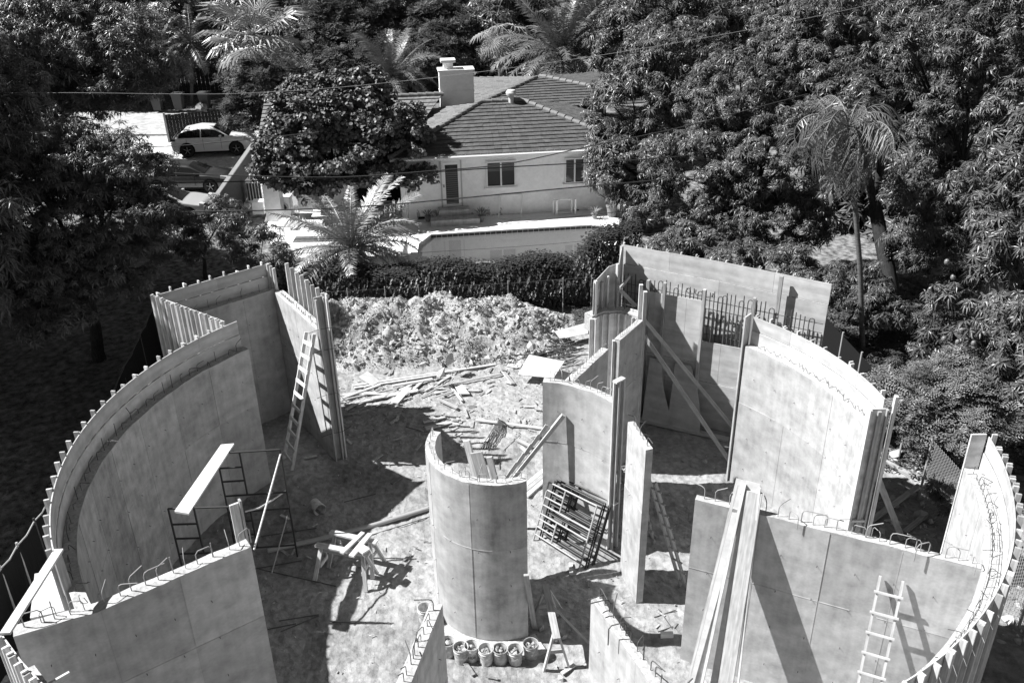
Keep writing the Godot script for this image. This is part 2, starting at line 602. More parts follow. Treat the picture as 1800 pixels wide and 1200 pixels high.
func build_ground() -> void:
	var g := MB.new()
	for poly in around(PackedVector2Array([Vector2(-500, 300), Vector2(500, 300), Vector2(500, -700), Vector2(-500, -700)]), pool_line()):
		var idx := Geometry2D.triangulate_polygon(poly)
		for i in range(0, idx.size(), 3):
			g.flat(v3(poly[idx[i]], -0.16), v3(poly[idx[i + 1]], -0.16), v3(poly[idx[i + 2]], -0.16), UP)
	setting("ground", g, M.soil)
	# the sand floor of the site
	var n := FastNoiseLite.new()
	n.seed = 5
	n.frequency = 0.9
	n.fractal_octaves = 4
	var tone := FastNoiseLite.new()
	tone.seed = 9
	tone.frequency = 0.35
	tone.fractal_octaves = 5
	var s := MB.new()
	var st := 0.115
	var nx := int(23.0 / st)
	var nz := int(25.0 / st)
	var hs := []
	var cs := []
	var spill := P(880, 705)
	for j in nz + 1:
		var row := PackedFloat32Array()
		var crow := PackedFloat32Array()
		for i in nx + 1:
			var x := -10.6 + i * st
			var z := -5.0 - j * st
			row.append(site_height(x, z, n))
			var t := 0.97 + tone.get_noise_2d(x * 0.7, z * 0.7) * 0.5 + tone.get_noise_2d(x * 7.0 + 40.0, z * 7.0) * 0.22
			var d := Vector2(x - spill.x, (z - spill.z) * 1.1).length()
			if d + tone.get_noise_2d(x * 3.0, z * 3.0) * 1.6 < 1.7:   # spilled lime and cement
				t = 1.5 + tone.get_noise_2d(x * 5.0, z * 5.0) * 0.4
			crow.append(t)
		hs.append(row)
		cs.append(crow)
	for j in nz:
		for i in nx:
			var x := -10.6 + i * st
			var z := -5.0 - j * st
			var q := [Vector3(x, hs[j][i], z), Vector3(x + st, hs[j][i + 1], z), Vector3(x + st, hs[j + 1][i + 1], z - st), Vector3(x, hs[j + 1][i], z - st)]
			if z < -20.4 and x > 7.9 + (z + 20.4) * 0.35:
				continue
			var c: float = cs[j][i]
			s.col = Color(c, c, c)
			var nn: Vector3 = (q[1] - q[0]).cross(q[3] - q[0]).normalized()
			if nn.y < 0.0:
				nn = -nn
			var n2: Vector3 = (q[2] - q[1]).cross(q[3] - q[1]).normalized()
			if n2.y < 0.0:
				n2 = -n2
			s.tri(q[0], q[1], q[3], nn, nn, nn)
			s.tri(q[1], q[2], q[3], n2, n2, n2)
	setting("sand_ground", s, M.sand)

func rock_mesh(sd: int) -> ArrayMesh:
	var r := RandomNumberGenerator.new()
	r.seed = sd
	var pts := []
	for a in [[0, 1, 0.7], [0, -1, 0.5]]:
		pts.append(Vector3(0, a[1] * a[2], 0))
	for k in 6:
		var t := TAU * k / 6 + r.randf_range(-0.3, 0.3)
		pts.append(Vector3(cos(t), r.randf_range(-0.35, 0.35), sin(t)) * r.randf_range(0.7, 1.1))
	var mb := MB.new()
	for k in 6:
		var a: Vector3 = pts[2 + k]
		var b: Vector3 = pts[2 + (k + 1) % 6]
		mb.flat(pts[0], a, b, a + b + pts[0])
		mb.flat(pts[1], a, b, a + b + pts[1])
	return mb.mesh()

func scatter(called: String, mesh: Mesh, m: Material, spots: Array, parent: Node = null) -> MultiMeshInstance3D:   # spots: [Transform3D, tone]
	var mm := MultiMesh.new()
	mm.transform_format = MultiMesh.TRANSFORM_3D
	mm.use_colors = true
	mm.mesh = mesh
	mm.instance_count = spots.size()
	var base := Vector3.ZERO if parent == null else base_of(parent)
	for i in spots.size():
		var t: Transform3D = spots[i][0]
		t.origin -= base
		mm.set_instance_transform(i, t)
		mm.set_instance_color(i, Color(spots[i][1], spots[i][1], spots[i][1]))
	var o := MultiMeshInstance3D.new()
	o.multimesh = mm
	o.material_override = m
	if parent == null:
		o.name = numbered(called)
		add_child(o)
	else:
		o.name = called
		parent.add_child(o, true)
	stuff(o)
	return o

func turned(p: Vector3, s: float) -> Transform3D:
	return Transform3D(Basis.from_euler(Vector3(rng.randf() * TAU, rng.randf() * TAU, rng.randf() * TAU)) * Basis.from_scale(Vector3(s * rng.randf_range(0.8, 1.25), s * rng.randf_range(0.85, 1.2), s)), p)

var mound_noise := FastNoiseLite.new()

func mound_height(x: float, z: float) -> float:
	# a long bank behind the building, higher in its middle
	var back := -28.7
	var front := -25.0 + mound_noise.get_noise_2d(x * 0.25 + 70.0, 3.0) * 1.0
	var t := clampf((z - front) / (back - front), -0.3, 1.3)
	var prof := sin(clampf(t * 0.62 + 0.02, 0.0, 1.0) * PI) if t > 0.0 else 0.0
	prof = pow(prof, 1.25)
	if t > 0.95:
		prof *= 1.0 - (t - 0.95) * 2.0
	var ends := smoothstep(-9.6, -7.2, x) * (1.0 - smoothstep(-0.2, 2.7, x))
	var bumps := 1.0 + mound_noise.get_noise_2d(x * 0.45, z * 0.45) * 0.6
	return 1.05 * prof * ends * bumps

func build_mound() -> void:
	mound_noise.seed = 3
	mound_noise.frequency = 1.0
	mound_noise.fractal_octaves = 5
	var t := thing("dirt_mound", "long heap of pale crumbly earth along the ivy hedge", "dirt heap", Vector3(-2.5, 0, -27))
	var mb := MB.new()
	var st := 0.055
	var nx := int(13.6 / st)
	var nz := int(5.2 / st)
	var hs := []
	for j in nz + 1:
		var row := PackedFloat32Array()
		for i in nx + 1:
			var x := -10.0 + i * st
			var z := -24.4 - j * st
			var h := mound_height(x, z)
			var lump := mound_noise.get_noise_2d(x * 1.2, z * 1.2) * 0.13 + mound_noise.get_noise_2d(x * 2.6 + 9.0, z * 2.6) * 0.04 + mound_noise.get_noise_2d(x * 8.0 + 9.0, z * 8.0) * 0.016
			row.append(h + lump * smoothstep(0.0, 0.45, h) - 0.06)
		hs.append(row)
	for j in nz:
		for i in nx:
			if maxf(maxf(hs[j][i], hs[j + 1][i]), maxf(hs[j][i + 1], hs[j + 1][i + 1])) < -0.04:
				continue
			var x := -10.0 + i * st
			var z := -24.4 - j * st
			var tone: float = 0.9 + mound_noise.get_noise_2d(x * 0.8 + 30.0, z * 0.8) * 0.7 + mound_noise.get_noise_2d(x * 9.0, z * 9.0) * 0.35
			mb.col = Color(tone, tone, tone)
			var q := [Vector3(x, hs[j][i], z), Vector3(x + st, hs[j][i + 1], z), Vector3(x + st, hs[j + 1][i + 1], z - st), Vector3(x, hs[j + 1][i], z - st)]
			var nn := []
			for e in [[i, j], [i + 1, j], [i + 1, j + 1], [i, j + 1]]:
				var i0: int = maxi(e[0] - 1, 0)
				var i1: int = mini(e[0] + 1, nx)
				var j0: int = maxi(e[1] - 1, 0)
				var j1: int = mini(e[1] + 1, nz)
				nn.append(Vector3(-(hs[e[1]][i1] - hs[e[1]][i0]) / ((i1 - i0) * st), 1.0, (hs[j1][e[0]] - hs[j0][e[0]]) / ((j1 - j0) * st)).normalized())
			mb.tri(q[0], q[1], q[3], nn[0], nn[1], nn[3])
			mb.tri(q[1], q[2], q[3], nn[1], nn[2], nn[3])
	part(t, "earth", mb, M.rubble)
	var spots := []
	for k in 20000:
		var x := rng.randf_range(-8.6, 3.2)
		var z := rng.randf_range(-28.9, -25.0)
		var h := mound_height(x, z)
		if h < 0.12:
			continue
		var s := 0.01 + 0.026 * rng.randf() * rng.randf() + 0.12 * pow(rng.randf(), 22.0)
		spots.append([turned(Vector3(x, h - 0.05 + rng.randf_range(-0.02, 0.06), z), s), rng.randf_range(0.55, 1.25)])
	scatter("rubble", rock_mesh(4), M.stone, spots, t)
	# pebbles and crumbs on the floor
	spots = []
	for k in 5200:
		var x := rng.randf_range(-8.0, 9.0)
		var z := rng.randf_range(-24.8, -7.0)
		if k % 3 == 0:
			z = rng.randf_range(-25.0, -20.0)
			x = rng.randf_range(-5.5, 3.0)
		spots.append([turned(Vector3(x, 0.01, z), 0.008 + 0.03 * pow(rng.randf(), 4.0)), rng.randf_range(0.4, 1.5)])
	for k in 700:
		var x := rng.randf_range(8.6, 11.5)
		var z := rng.randf_range(-21.0, -13.0)
		spots.append([turned(Vector3(x, 0.02, z), 0.03 + 0.12 * pow(rng.randf(), 3.0)), rng.randf_range(0.6, 1.5)])
	var o := scatter("rubble_crumbs", rock_mesh(6), M.stone, spots)
	o.set_meta("label", "crumbs of stone and mortar strewn over the sand floor")
	o.set_meta("category", "rubble")
	var chip := MB.new()
	chip.box(Vector3.ZERO, Vector3(0.5, 0, 0), Vector3(0, 0.04, 0), Vector3(0, 0, 0.11))
	spots = []
	for k in 520:
		var x := rng.randf_range(-6.5, 8.0)
		var z := rng.randf_range(-24.0, -8.0)
		if k % 2 == 0:
			x = rng.randf_range(-5.0, 3.0)
			z = rng.randf_range(-25.0, -20.5)
		spots.append([Transform3D(Basis(UP, rng.randf() * TAU) * Basis.from_scale(Vector3.ONE * (0.06 + 0.34 * pow(rng.randf(), 3.0))), Vector3(x, 0.045, z)), rng.randf_range(0.5, 1.5)])
	o = scatter("wood_litter", chip.mesh(), M.rubble, spots)
	o.set_meta("label", "splinters and small wood offcuts littering the sand floor")
	o.set_meta("category", "litter")

func build_walls() -> void:
	var cl := Vector2(-1.2, -14.6)
	var cr := Vector2(1.2, -14.7)
	# the long curved wall
	var t := thing("concrete_wall", "tall curved concrete wall with plywood form and studs along its outer side", "wall", Vector3(-7.5, 0, -15))
	var f := arc(cl, 6.85, deg(142.2), deg(220.5))
	concrete_wall(t, f, -0.22)
	bars_on(t, f, -0.12, 0.3, HC, M.rebar, [1, 4, 0, 3, 4], 0.8)
	var outer := arc(cl, 7.075, deg(147.6), deg(220.2))
	ply_form(t, outer, -1.0, 0.0, HF, 2.2, M.ply, 4.3)
	studs(t, outer, -0.092, 0.37, 0.0, HF + 0.05)
	lum(t, "end_post", v3(outer[0] + Vector2(0.02, 0.03), 0), v3(outer[0] + Vector2(0.02, 0.03), HF), 0.038, 0.14, Vector3(1, 0, 0.5))
	# the alcove behind it: back wall
	t = thing("concrete_wall", "straight concrete back wall of the alcove under a dark plywood form", "wall", Vector3(-7.8, 0, -22))
	var b0 := xz(P(275, 519, HF))
	var b1 := xz(P(476, 462, HF))
	var fb := line([b0, b1])
	concrete_wall(t, offset(fb, 0.26), -0.25)
	ply_form(t, fb, -1.0, 0.0, HF, 2.2, M.ply, 4.3)
	studs(t, fb, -0.092, 0.36, 0.0, HF + 0.05)
	bars_on(t, offset(fb, 0.26), -0.12, 0.3, HC, M.rebar, [4, 1, 3], 0.6)
	for k in 3:
		var p := b1 + Vector2(-0.06 + 0.09 * k, 0.14 + 0.06 * k)
		lum(t, "end_post", v3(p, 0), v3(p, HF + 0.02 - 0.04 * k), 0.045, 0.09, Vector3(0.8, 0, 0.6))
	# its flank, seen from the stud side
	t = thing("formwork_panel", "short plywood form panel with bright upright studs facing outward", "formwork", Vector3(-8.2, 0, -20))
	var c0 := xz(P(268, 517, HF))
	var c1 := xz(P(393, 563, HF))
	var fc := line([c0, c1])
	ply_form(t, fc, -1.0, 0.0, HF - 0.03, 1.22)
	studs(t, fc, 0.06, 0.2, 0.0, HF, 0.03)
	lum(t, "rail", v3(fc[0], 2.5) + Vector3(0, 0, 0.14), v3(fc[-1], 2.5) + Vector3(0, 0, 0.14), 0.09, 0.038, UP)
	var conc := offset(fc, -0.03)
	concrete_wall(t, conc, -0.22, HC)
	# the wall with the ladder
	t = thing("concrete_wall", "straight concrete wall with a row of bare studs rising behind its top", "wall", Vector3(-5.6, 0, -21.2))
	var d0 := xz(P(481, 512, HC))
	var d1 := xz(P(557, 580, HC))
	var fd := line([d0, d1])
	concrete_wall(t, fd, -0.25)
	bars_on(t, fd, -0.1, 0.16, HC - 0.04, M.rebar, [4, 0, 4], 0.7)
	var dn := (d1 - d0).normalized()
	for k in 8:
		var p := d0.lerp(d1, 0.14 + 0.115 * k) + Vector2(dn.y, -dn.x) * 0.33
		lum(t, "stud", v3(p, 0), v3(p, 4.86 - 0.02 * (k % 3)), 0.042, 0.1, v3(dn, 0))
	var wf := offset(fd, -0.27)
	ply_form(t, wf, -1.0, 0.0, 3.9, 1.6, M.ply_dark)
	var e1 := d1 + dn * 0.03
	var across := Vector2(dn.y, -dn.x)
	lum(t, "end_board", v3(e1 + across * 0.125, 0), v3(e1 + across * 0.125, 4.86), 0.25, 0.03, v3(across, 0), M.old_lumber)
	lum(t, "end_post", v3(e1 + across * 0.03 + dn * 0.06, 0), v3(e1 + across * 0.03 + dn * 0.06, 4.82), 0.038, 0.089, v3(across, 0), M.old_lumber)
	lum(t, "end_post", v3(e1 + across * 0.23 + dn * 0.06, 0), v3(e1 + across * 0.23 + dn * 0.06, 4.84), 0.038, 0.089, v3(across, 0), M.old_lumber)
	lum(t, "end_post", v3(e1 + across * 0.33 + dn * 0.03, 0), v3(e1 + across * 0.33 + dn * 0.03, 4.9), 0.038, 0.1, v3(across, 0))
	for k in 4:
		var w := MB.new()
		var p := v3(e1 + across * 0.1 + dn * 0.06, [4.0, 3.4, 2.1, 0.9][k])
		w.tube([p + Vector3(-0.35, -0.1, 0.05), p + Vector3(-0.1, 0.0, 0.05), p + Vector3(0.2, 0.05, 0.04), p + Vector3(0.45, [0.0, 0.1, -0.3, 0.2][k], 0.0)], 0.008, 4)
		part(t, "tie_wire", w, M.rebar)
	# the near wall in shade
	t = thing("concrete_wall", "shaded straight concrete wall with bent bars along its sunlit top edge", "wall", Vector3(-6, 0, -10.8))
	f = line([xz(P(22, 1118, HC)), xz(P(170, 1075, HC)), xz(P(441, 960, HC))])
	concrete_wall(t, f, -0.24)
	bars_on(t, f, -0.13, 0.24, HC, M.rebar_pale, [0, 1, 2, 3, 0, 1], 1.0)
	var post := xz(P(430, 948, HC)) + Vector2(-0.12, -0.12)
	lum(t, "end_post", v3(post, 0), v3(post, 4.62), 0.15, 0.038, Vector3(0.82, 0, -0.55))
	lum(t, "end_post", v3(post + Vector2(0.1, -0.03), 0), v3(post + Vector2(0.1, -0.03), 4.68), 0.038, 0.09, Vector3(0.82, 0, -0.55), M.old_lumber)
	# form at its outer end
	t = thing("formwork_panel", "curved plywood form with pale studs meeting the end of the shaded wall", "formwork", Vector3(-6.8, 0, -8.8))
	var fe := line([xz(P(2, 1118, HF)), xz(P(36, 1164, HF)), xz(P(72, 1202, HF)), xz(P(150, 1270, HF))], 0.3)
	ply_form(t, fe, -1.0, 0.0, HF, 1.6, M.ply_dark)
	studs(t, fe, 0.05, 0.22, 0.0, HF + 0.04, 0.04)
	concrete_wall(t, offset(fe, -0.03), -0.22, 3.9)
	# the drum
	t = thing("concrete_wall", "half-round concrete drum open at the back, bent bars round its rim", "wall", Vector3(-0.35, 0, -14.75))
	f = arc(Vector2(-0.35, -14.75), 1.42, deg(66), deg(201), 0.14)
	concrete_wall(t, f, 0.2, HC, M.concrete)
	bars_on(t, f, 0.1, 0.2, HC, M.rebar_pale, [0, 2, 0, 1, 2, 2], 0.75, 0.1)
	# two low-set walls at the front
	t = thing("concrete_wall", "short wedge of shaded concrete wall with hooked bars in front of the buckets", "wall", Vector3(-1.4, 0, -9.2))
	f = line([xz(P(778, 1062, HC)), xz(P(722, 1200, HC)), xz(P(678, 1310, HC))])
	concrete_wall(t, f, 0.2)
	bars_on(t, f, 0.1, 0.16, HC, M.rebar, [0, 1, 2, 0, 4], 0.8)
	t = thing("concrete_wall", "pale concrete wall with dark hooked bars on its slanting sunlit top", "wall", Vector3(1.6, 0, -9.4))
	f = line([xz(P(1039, 1052, HC)), xz(P(1142, 1200, HC)), xz(P(1210, 1300, HC))])
	concrete_wall(t, f, -0.16, HC, M.concrete_pale)
	bars_on(t, f, -0.13, 0.17, HC, M.rebar, [0, 1, 2, 0, 1], 1.0, 0.05)
	# the thin pier
	t = thing("concrete_wall", "narrow free-standing concrete pier with an extension ladder behind it", "wall", Vector3(2.5, 0, -15))
	f = line([Vector2(2.36, -15.42), Vector2(2.585, -14.4)], 0.25)
	concrete_wall(t, f, -0.15, HC, M.concrete_pale)
	bars_on(t, f, -0.08, 0.2, HC, M.rebar, [0, 1, 4], 0.8)
	# the middle wall with the scaffold frames, and the one that runs back from it
	t = thing("concrete_wall", "curved pale wall with a timber brace and stacked scaffold frames against it", "wall", Vector3(1.4, 0, -16.8))
	f = line([Vector2(0.67, -17.17), Vector2(1.0, -17.1), Vector2(1.3, -16.98), Vector2(1.72, -16.66), Vector2(2.14, -16.2)], 0.25)
	concrete_wall(t, f, -0.2, HC, M.concrete_pale)
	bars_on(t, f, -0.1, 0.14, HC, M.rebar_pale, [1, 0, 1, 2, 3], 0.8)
	var je := Vector2(2.2, -16.2)
	lum(t, "end_board", v3(je, 0), v3(je, 4.5), 0.2, 0.03, Vector3(0.75, 0, -0.66), M.lumber_pale)
	for k in 2:
		var p := je + Vector2(0.03 + 0.12 * k, 0.05 - 0.1 * k)
		lum(t, "end_post", v3(p, 0), v3(p, 4.5), 0.038, 0.089, Vector3(0.75, 0, -0.66), M.old_lumber if k == 0 else M.lumber)
	lum(t, "cross_block", v3(je + Vector2(0.07, 0.02), 1.3), v3(je + Vector2(0.07, 0.02), 1.34), 0.14, 0.1, Vector3(0.75, 0, -0.66), M.lumber_pale)
	lum(t, "cap_block", v3(je + Vector2(0.05, 0.0), 4.5), v3(je + Vector2(0.05, 0.0), 4.54), 0.28, 0.12, Vector3(0.75, 0, -0.66), M.lumber_pale)
	t = thing("concrete_wall", "dark straight wall running back between the braced wall and the boarded recess", "wall", Vector3(1.8, 0, -18))
	f = line([Vector2(2.31, -18.72), Vector2(1.36, -17.15)], 0.3)
	concrete_wall(t, f, 0.18)
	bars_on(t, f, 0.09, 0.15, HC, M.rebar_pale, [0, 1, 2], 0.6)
	t = thing("concrete_wall", "narrow wall with short upright bars and two long braces leaning from its corner", "wall", Vector3(2.9, 0, -19.8))
	f = line([Vector2(3.36, -20.25), Vector2(2.64, -19.16)], 0.3)
	concrete_wall(t, f, 0.16)
	bars_on(t, f, 0.08, 0.1, HC, M.rebar, [3, 3, 0], 0.5)
	lum(t, "end_post", Vector3(2.5, 0, -19.25), Vector3(2.5, HC - 0.05, -19.25), 0.06, 0.09, Vector3.RIGHT, M.lumber_pale)
	lum(t, "end_post", Vector3(3.38, 0, -20.3), Vector3(3.38, 4.75, -20.3), 0.09, 0.15, Vector3.RIGHT, M.lumber)
	lum(t, "end_post", Vector3(3.28, 0, -20.38), Vector3(3.28, 4.9, -20.38), 0.09, 0.09, Vector3.RIGHT, M.lumber_pale)
	# the boarded recess behind
	t = thing("formwork_panel", "low boarded recess with uneven posts and a white cast slab on top", "formwork", Vector3(2.4, 0, -20.8))
	var fm := line([xz(P(1042, 556, HC)), xz(P(1062, 548, HC)), xz(P(1092, 546, HC)), xz(P(1120, 556, HC))], 0.25)
	ply_form(t, fm, 1.0, 0.0, 3.9, 0.6, M.ply)
	studs(t, fm, 0.07, 0.24, 0.0, 3.93, 0.02, 0.02)
	var sl := MB.new()
	slab_between(sl, offset(fm, -0.02), offset(fm, -0.3), 3.5, HC, 0.015)
	part(t, "cast_slab", sl, M.concrete_top)
	bars_on(t, fm, -0.15, 0.2, HC, M.rebar, [3, 0], 0.7)
	var fm2 := line([xz(P(1044, 496, 4.88)), xz(P(1071, 467, 4.88)), xz(P(1089, 461, 4.88)), xz(P(1094, 431, 4.88))], 0.3)
	ply_form(t, fm2, -1.0, 0.0, 4.86, 0.7, M.ply)
	for q in [[1047, 492, 4.9], [1058, 494, 4.7], [1068, 484, 4.75], [1086, 462, 4.95], [1093, 431, 4.95]]:
		var p := xz(P(q[0], q[1], q[2])) + Vector2(0, 0.05)
		lum(t, "post", v3(p, 0), v3(p, q[2]), 0.06, 0.09, Vector3(0.8, 0, -0.5))
	lum(t, "post", P(1040, 560, 3.9) * Vector3(1, 0, 1), P(1040, 560, 3.9), 0.1, 0.09, Vector3.RIGHT, M.lumber_pale)
	lum(t, "strut", P(1089, 508, 4.4), P(1118, 538, 3.9), 0.1, 0.04, UP, M.old_lumber)
	lum(t, "strut", P(1089, 508, 4.4), P(1107, 486, 4.3), 0.1, 0.04, UP, M.old_lumber)
	# the far form with the bar cage
	t = thing("formwork_panel", "wide sunlit plywood form standing behind a cage of upright bars", "formwork", Vector3(5.6, 0, -21.8))
	var fn := line([xz(P(1092, 430, 4.88)), xz(P(1275, 462, 4.88)), xz(P(1462, 500, 4.88))], 0.4)
	ply_form(t, fn, -1.0, 0.0, 4.88, 2.44, M.ply, 4.32)
	studs(t, fn, -0.09, 0.42, 0.0, 4.93, 0.03)
	var ns := line([fn[0], fn[-1]])
	var nd: Vector2 = (fn[-1] - fn[0]).normalized()
	var n_out := Vector2(-nd.y, nd.x)
	var lay := length_of(ns)
	var q0: Vector2 = along(ns, lay * 0.79)[0] + n_out * 0.12
	lum(t, "post", v3(q0, 0), v3(q0, 4.9), 0.09, 0.089, v3(nd, 0), M.old_lumber)
	t = thing("rebar_cage", "dense cage of upright bars with hooped ends between two plywood forms", "rebar", Vector3(5.6, 0, -21.6))
	var bar := MB.new()
	bar.tube([Vector3(0, 0, 0), Vector3(0, 4.0, 0), Vector3(0.02, 4.06, 0), Vector3(0.07, 4.08, 0), Vector3(0.12, 4.06, 0), Vector3(0.13, 4.0, 0), Vector3(0.13, 2.4, 0)], 0.015, 5)
	var straight := MB.new()
	straight.tube([Vector3(0, 0, 0), Vector3(0, 4.15, 0)], 0.015, 5)
	var bar_mesh := bar.mesh()
	var straight_mesh := straight.mesh()
	var s := 0.25
	var yaw := -atan2(nd.y, nd.x)
	while s < lay - 0.35:
		var p: Vector2 = along(ns, s)[0] + n_out * 0.24
		if s < lay * 0.76 or s > lay * 0.82:
			shared(t, "rebar", bar_mesh if rng.randf() < 0.3 else straight_mesh, M.rebar, Transform3D(Basis(UP, yaw) * Basis.from_scale(Vector3(1, rng.randf_range(0.985, 1.02) * (1.0 if s < lay * 0.78 else 0.97), 1)), v3(p, 0)))
		s += 0.115
	for y in [1.4, 1.7, 2.0, 2.3, 2.6, 2.85, 3.1, 3.35, 3.6, 3.85]:
		var m2 := MB.new()
		m2.tube([v3(ns[0] + n_out * 0.22, y), v3(ns[-1] + n_out * 0.22, y + 0.02)], 0.01, 5)
		part(t, "tie_bar", m2, M.rebar)
	var coil := MB.new()
	var cp := []
	for k in 26:
		var a := k * 0.9
		cp.append(v3(along(ns, lay * (0.36 + 0.006 * k))[0] + n_out * 0.3, 4.05 + 0.07 * sin(a)) + Vector3(0.07 * cos(a), 0, 0))
	coil.tube(cp, 0.012, 4)
	part(t, "wire_coil", coil, M.rebar)
	# the form in front of the cage
	t = thing("formwork_panel", "braced plywood form half in shade in front of the bar cage", "formwork", Vector3(5, 0, -21.6))
	var ff := line([Vector2(3.55, -22.35), Vector2(6.2, -21.0)], 0.4)
	var fdir: Vector2 = (ff[-1] - ff[0]).normalized()
	var fo := Vector2(-fdir.y, fdir.x)
	var fl := length_of(ff)
	ply_form(t, cut(ff, 0.0, fl * 0.605), -1.0, 0.0, 3.88, 0.9, M.ply, 2.0)
	ply_form(t, cut(ff, fl * 0.61, fl), -1.0, 0.0, 2.69, 1.22, M.ply, 1.45)
	for q in [[1167, 497], [1238, 508], [1128, 503], [1306, 556]]:
		var p := xz(P(q[0], q[1], 4.3))
		var sA: float = (p - ff[0]).dot(fdir)
		p = ff[0] + fdir * sA + fo * 0.06
		lum(t, "post", v3(p, 0), v3(p, 4.25), 0.075, 0.12, v3(fdir, 0), M.old_lumber if q[0] != 1238 else M.lumber)
	lum(t, "sill_plank", v3(ff[0] + fo * 0.5, 0.06), v3(ff[-1] + fo * 0.45, 0.06), 0.2, 0.05, v3(fo, 0), M.lumber)
	for k in 2:
		var tp := thing("plywood_offcut", ["plywood template with a curved cut edge leaning on the shaded form", "second curved plywood template leaning beside the braces"][k], "plywood", v3(ff[0], 0), "")
		var mb := MB.new()
		var o := v3(ff[0] + fdir * (0.45 + 0.75 * k) + fo * 0.5, 0.02)
		var upv := (UP * 1.9 - v3(fo, 0) * 0.4)
		var du := v3(fdir, 0)
		var prev := []
		for i in 13:
			var yy := float(i) / 12
			var x0 := 0.0
			var x1 := 1.0 - 0.62 * sin(yy * PI * 0.5) if k == 0 else 0.95 - 0.5 * (1.0 - cos(yy * PI * 0.5))
			var a := o + upv * yy + du * x0
			var b := o + upv * yy + du * x1
			if i > 0:
				mb.flat4(prev[0], prev[1], b, a, v3(fo, 0))
				mb.flat4(prev[0] - v3(fo, 0) * 0.02, prev[1] - v3(fo, 0) * 0.02, b - v3(fo, 0) * 0.02, a - v3(fo, 0) * 0.02, -v3(fo, 0))
				mb.flat4(prev[1], prev[1] - v3(fo, 0) * 0.02, b - v3(fo, 0) * 0.02, b, du)
			prev = [a, b]
		part(tp, "sheet", mb, M.ply_dark)
	# the bright curved wall
	t = thing("concrete_wall", "bright curved concrete wall with loose wire along its top and a tall end form", "wall", Vector3(6.6, 0, -17))
	f = arc(cr, 5.95, deg(-42.4), deg(-3.2))
	concrete_wall(t, f, -0.22, HC, M.concrete_pale)
	outer = arc(cr, 6.175, deg(-42.6), deg(-3.0))
	ply_form(t, outer, -1.0, 0.0, HF, 2.2, M.ply, 4.3)
	studs(t, outer, -0.092, 0.4, 0.0, HF + 0.04)
	var wm := MB.new()
	var zig := []
	for k in 44:
		var q := along(f, 0.15 + k * (length_of(f) - 0.4) / 44.0)
		zig.append(v3(q[0] + Vector2(q[1].y, -q[1].x) * 0.1, HC + (0.03 if k % 2 == 0 else 0.13)) + Vector3(rng.randf_range(-0.05, 0.05), 0, rng.randf_range(-0.05, 0.05)))
	wm.tube(zig, 0.007, 4)
	part(t, "rebar", wm, M.rebar)
	var o0 := v3(f[0], 0)
	lum(t, "end_board", o0 + Vector3(0.02, 0, -0.14), o0 + Vector3(0.02, 4.72, -0.14), 0.04, 0.3, Vector3(0.74, 0, 0.67), M.lumber)
	var on: Vector2 = f[-1]
	lum(t, "end_board", v3(on, 0) + Vector3(0.15, 0, 0.04), v3(on, 4.45) + Vector3(0.15, 0, 0.04), 0.3, 0.03, Vector3.RIGHT, M.ply_dark)
	for q in [[-0.01, 0.08, 4.45, 0.04], [0.32, 0.08, 4.45, 0.04], [0.17, 0.07, 4.4, 0.07], [0.47, 0.03, 4.72, 0.07]]:
		lum(t, "end_post", v3(on + Vector2(q[0], q[1]), 0), v3(on + Vector2(q[0], q[1]), q[2]), q[3], 0.09, Vector3.RIGHT, M.old_lumber if q[0] > 0.1 and q[0] < 0.4 else M.lumber_pale)
	lum(t, "cross_block", v3(on, 1.7) + Vector3(0.03, 0, 0.1), v3(on, 1.7) + Vector3(0.3, 0, 0.1), 0.05, 0.06, UP, M.lumber_pale)
	# the outer curved wall
	t = thing("concrete_wall", "outermost curved wall, white inside, dark studs crowding its outer side", "wall", Vector3(7.5, 0, -11))
	f = arc(cr, 7.34, deg(8.6), deg(70))
	concrete_wall(t, f, -0.27, HC, M.concrete_pale)
	bars_on(t, f, -0.12, 0.17, HC, M.rebar, [4, 0, 4, 1], 0.7)
	for k in 2:
		var ms := MB.new()
		var ch := []
		for i in 40:
			var q := along(f, 0.3 + i * (length_of(f) - 0.6) / 40.0)
			ch.append(v3(q[0] + Vector2(q[1].y, -q[1].x) * (0.09 + 0.1 * k), HC + 0.05))
		ms.tube(ch, 0.006, 4)
		part(t, "rebar", ms, M.rebar_pale)
	outer = arc(cr, 7.62, deg(8.2), deg(70))
	ply_form(t, outer, -1.0, 0.0, HF, 2.0, M.ply, 4.3)
	studs(t, outer, -0.1, 0.3, 0.0, HF + 0.05, 0.05, 0.05)
	lum(t, "end_board", v3(f[0], 0) + Vector3(0.13, 0, -0.03), v3(f[0], HF + 0.04) + Vector3(0.13, 0, -0.03), 0.28, 0.04, Vector3.RIGHT, M.ply_dark)
	# the broad lit wall
	t = thing("concrete_wall", "broad grey wall with a leaning ladder and its shadow, bars along the top", "wall", Vector3(5.3, 0, -11.8))
	f = line([Vector2(3.24, -12.79), Vector2(4.24, -12.36), Vector2(7.45, -10.85)], 0.4)
	concrete_wall(t, f, -0.16)
	bars_on(t, f, -0.08, 0.2, HC, M.rebar_pale, [0, 2, 1, 3, 0, 2], 0.95)


# ---------- things on the site ----------
func rod(label: String, a: Vector3, b: Vector3, r: float, m: Material, called := "steel_rod", group := "") -> void:
	var mb := MB.new()
	mb.tube([a, b], r, 6)
	one(called, label, "rod", mb, m, group)

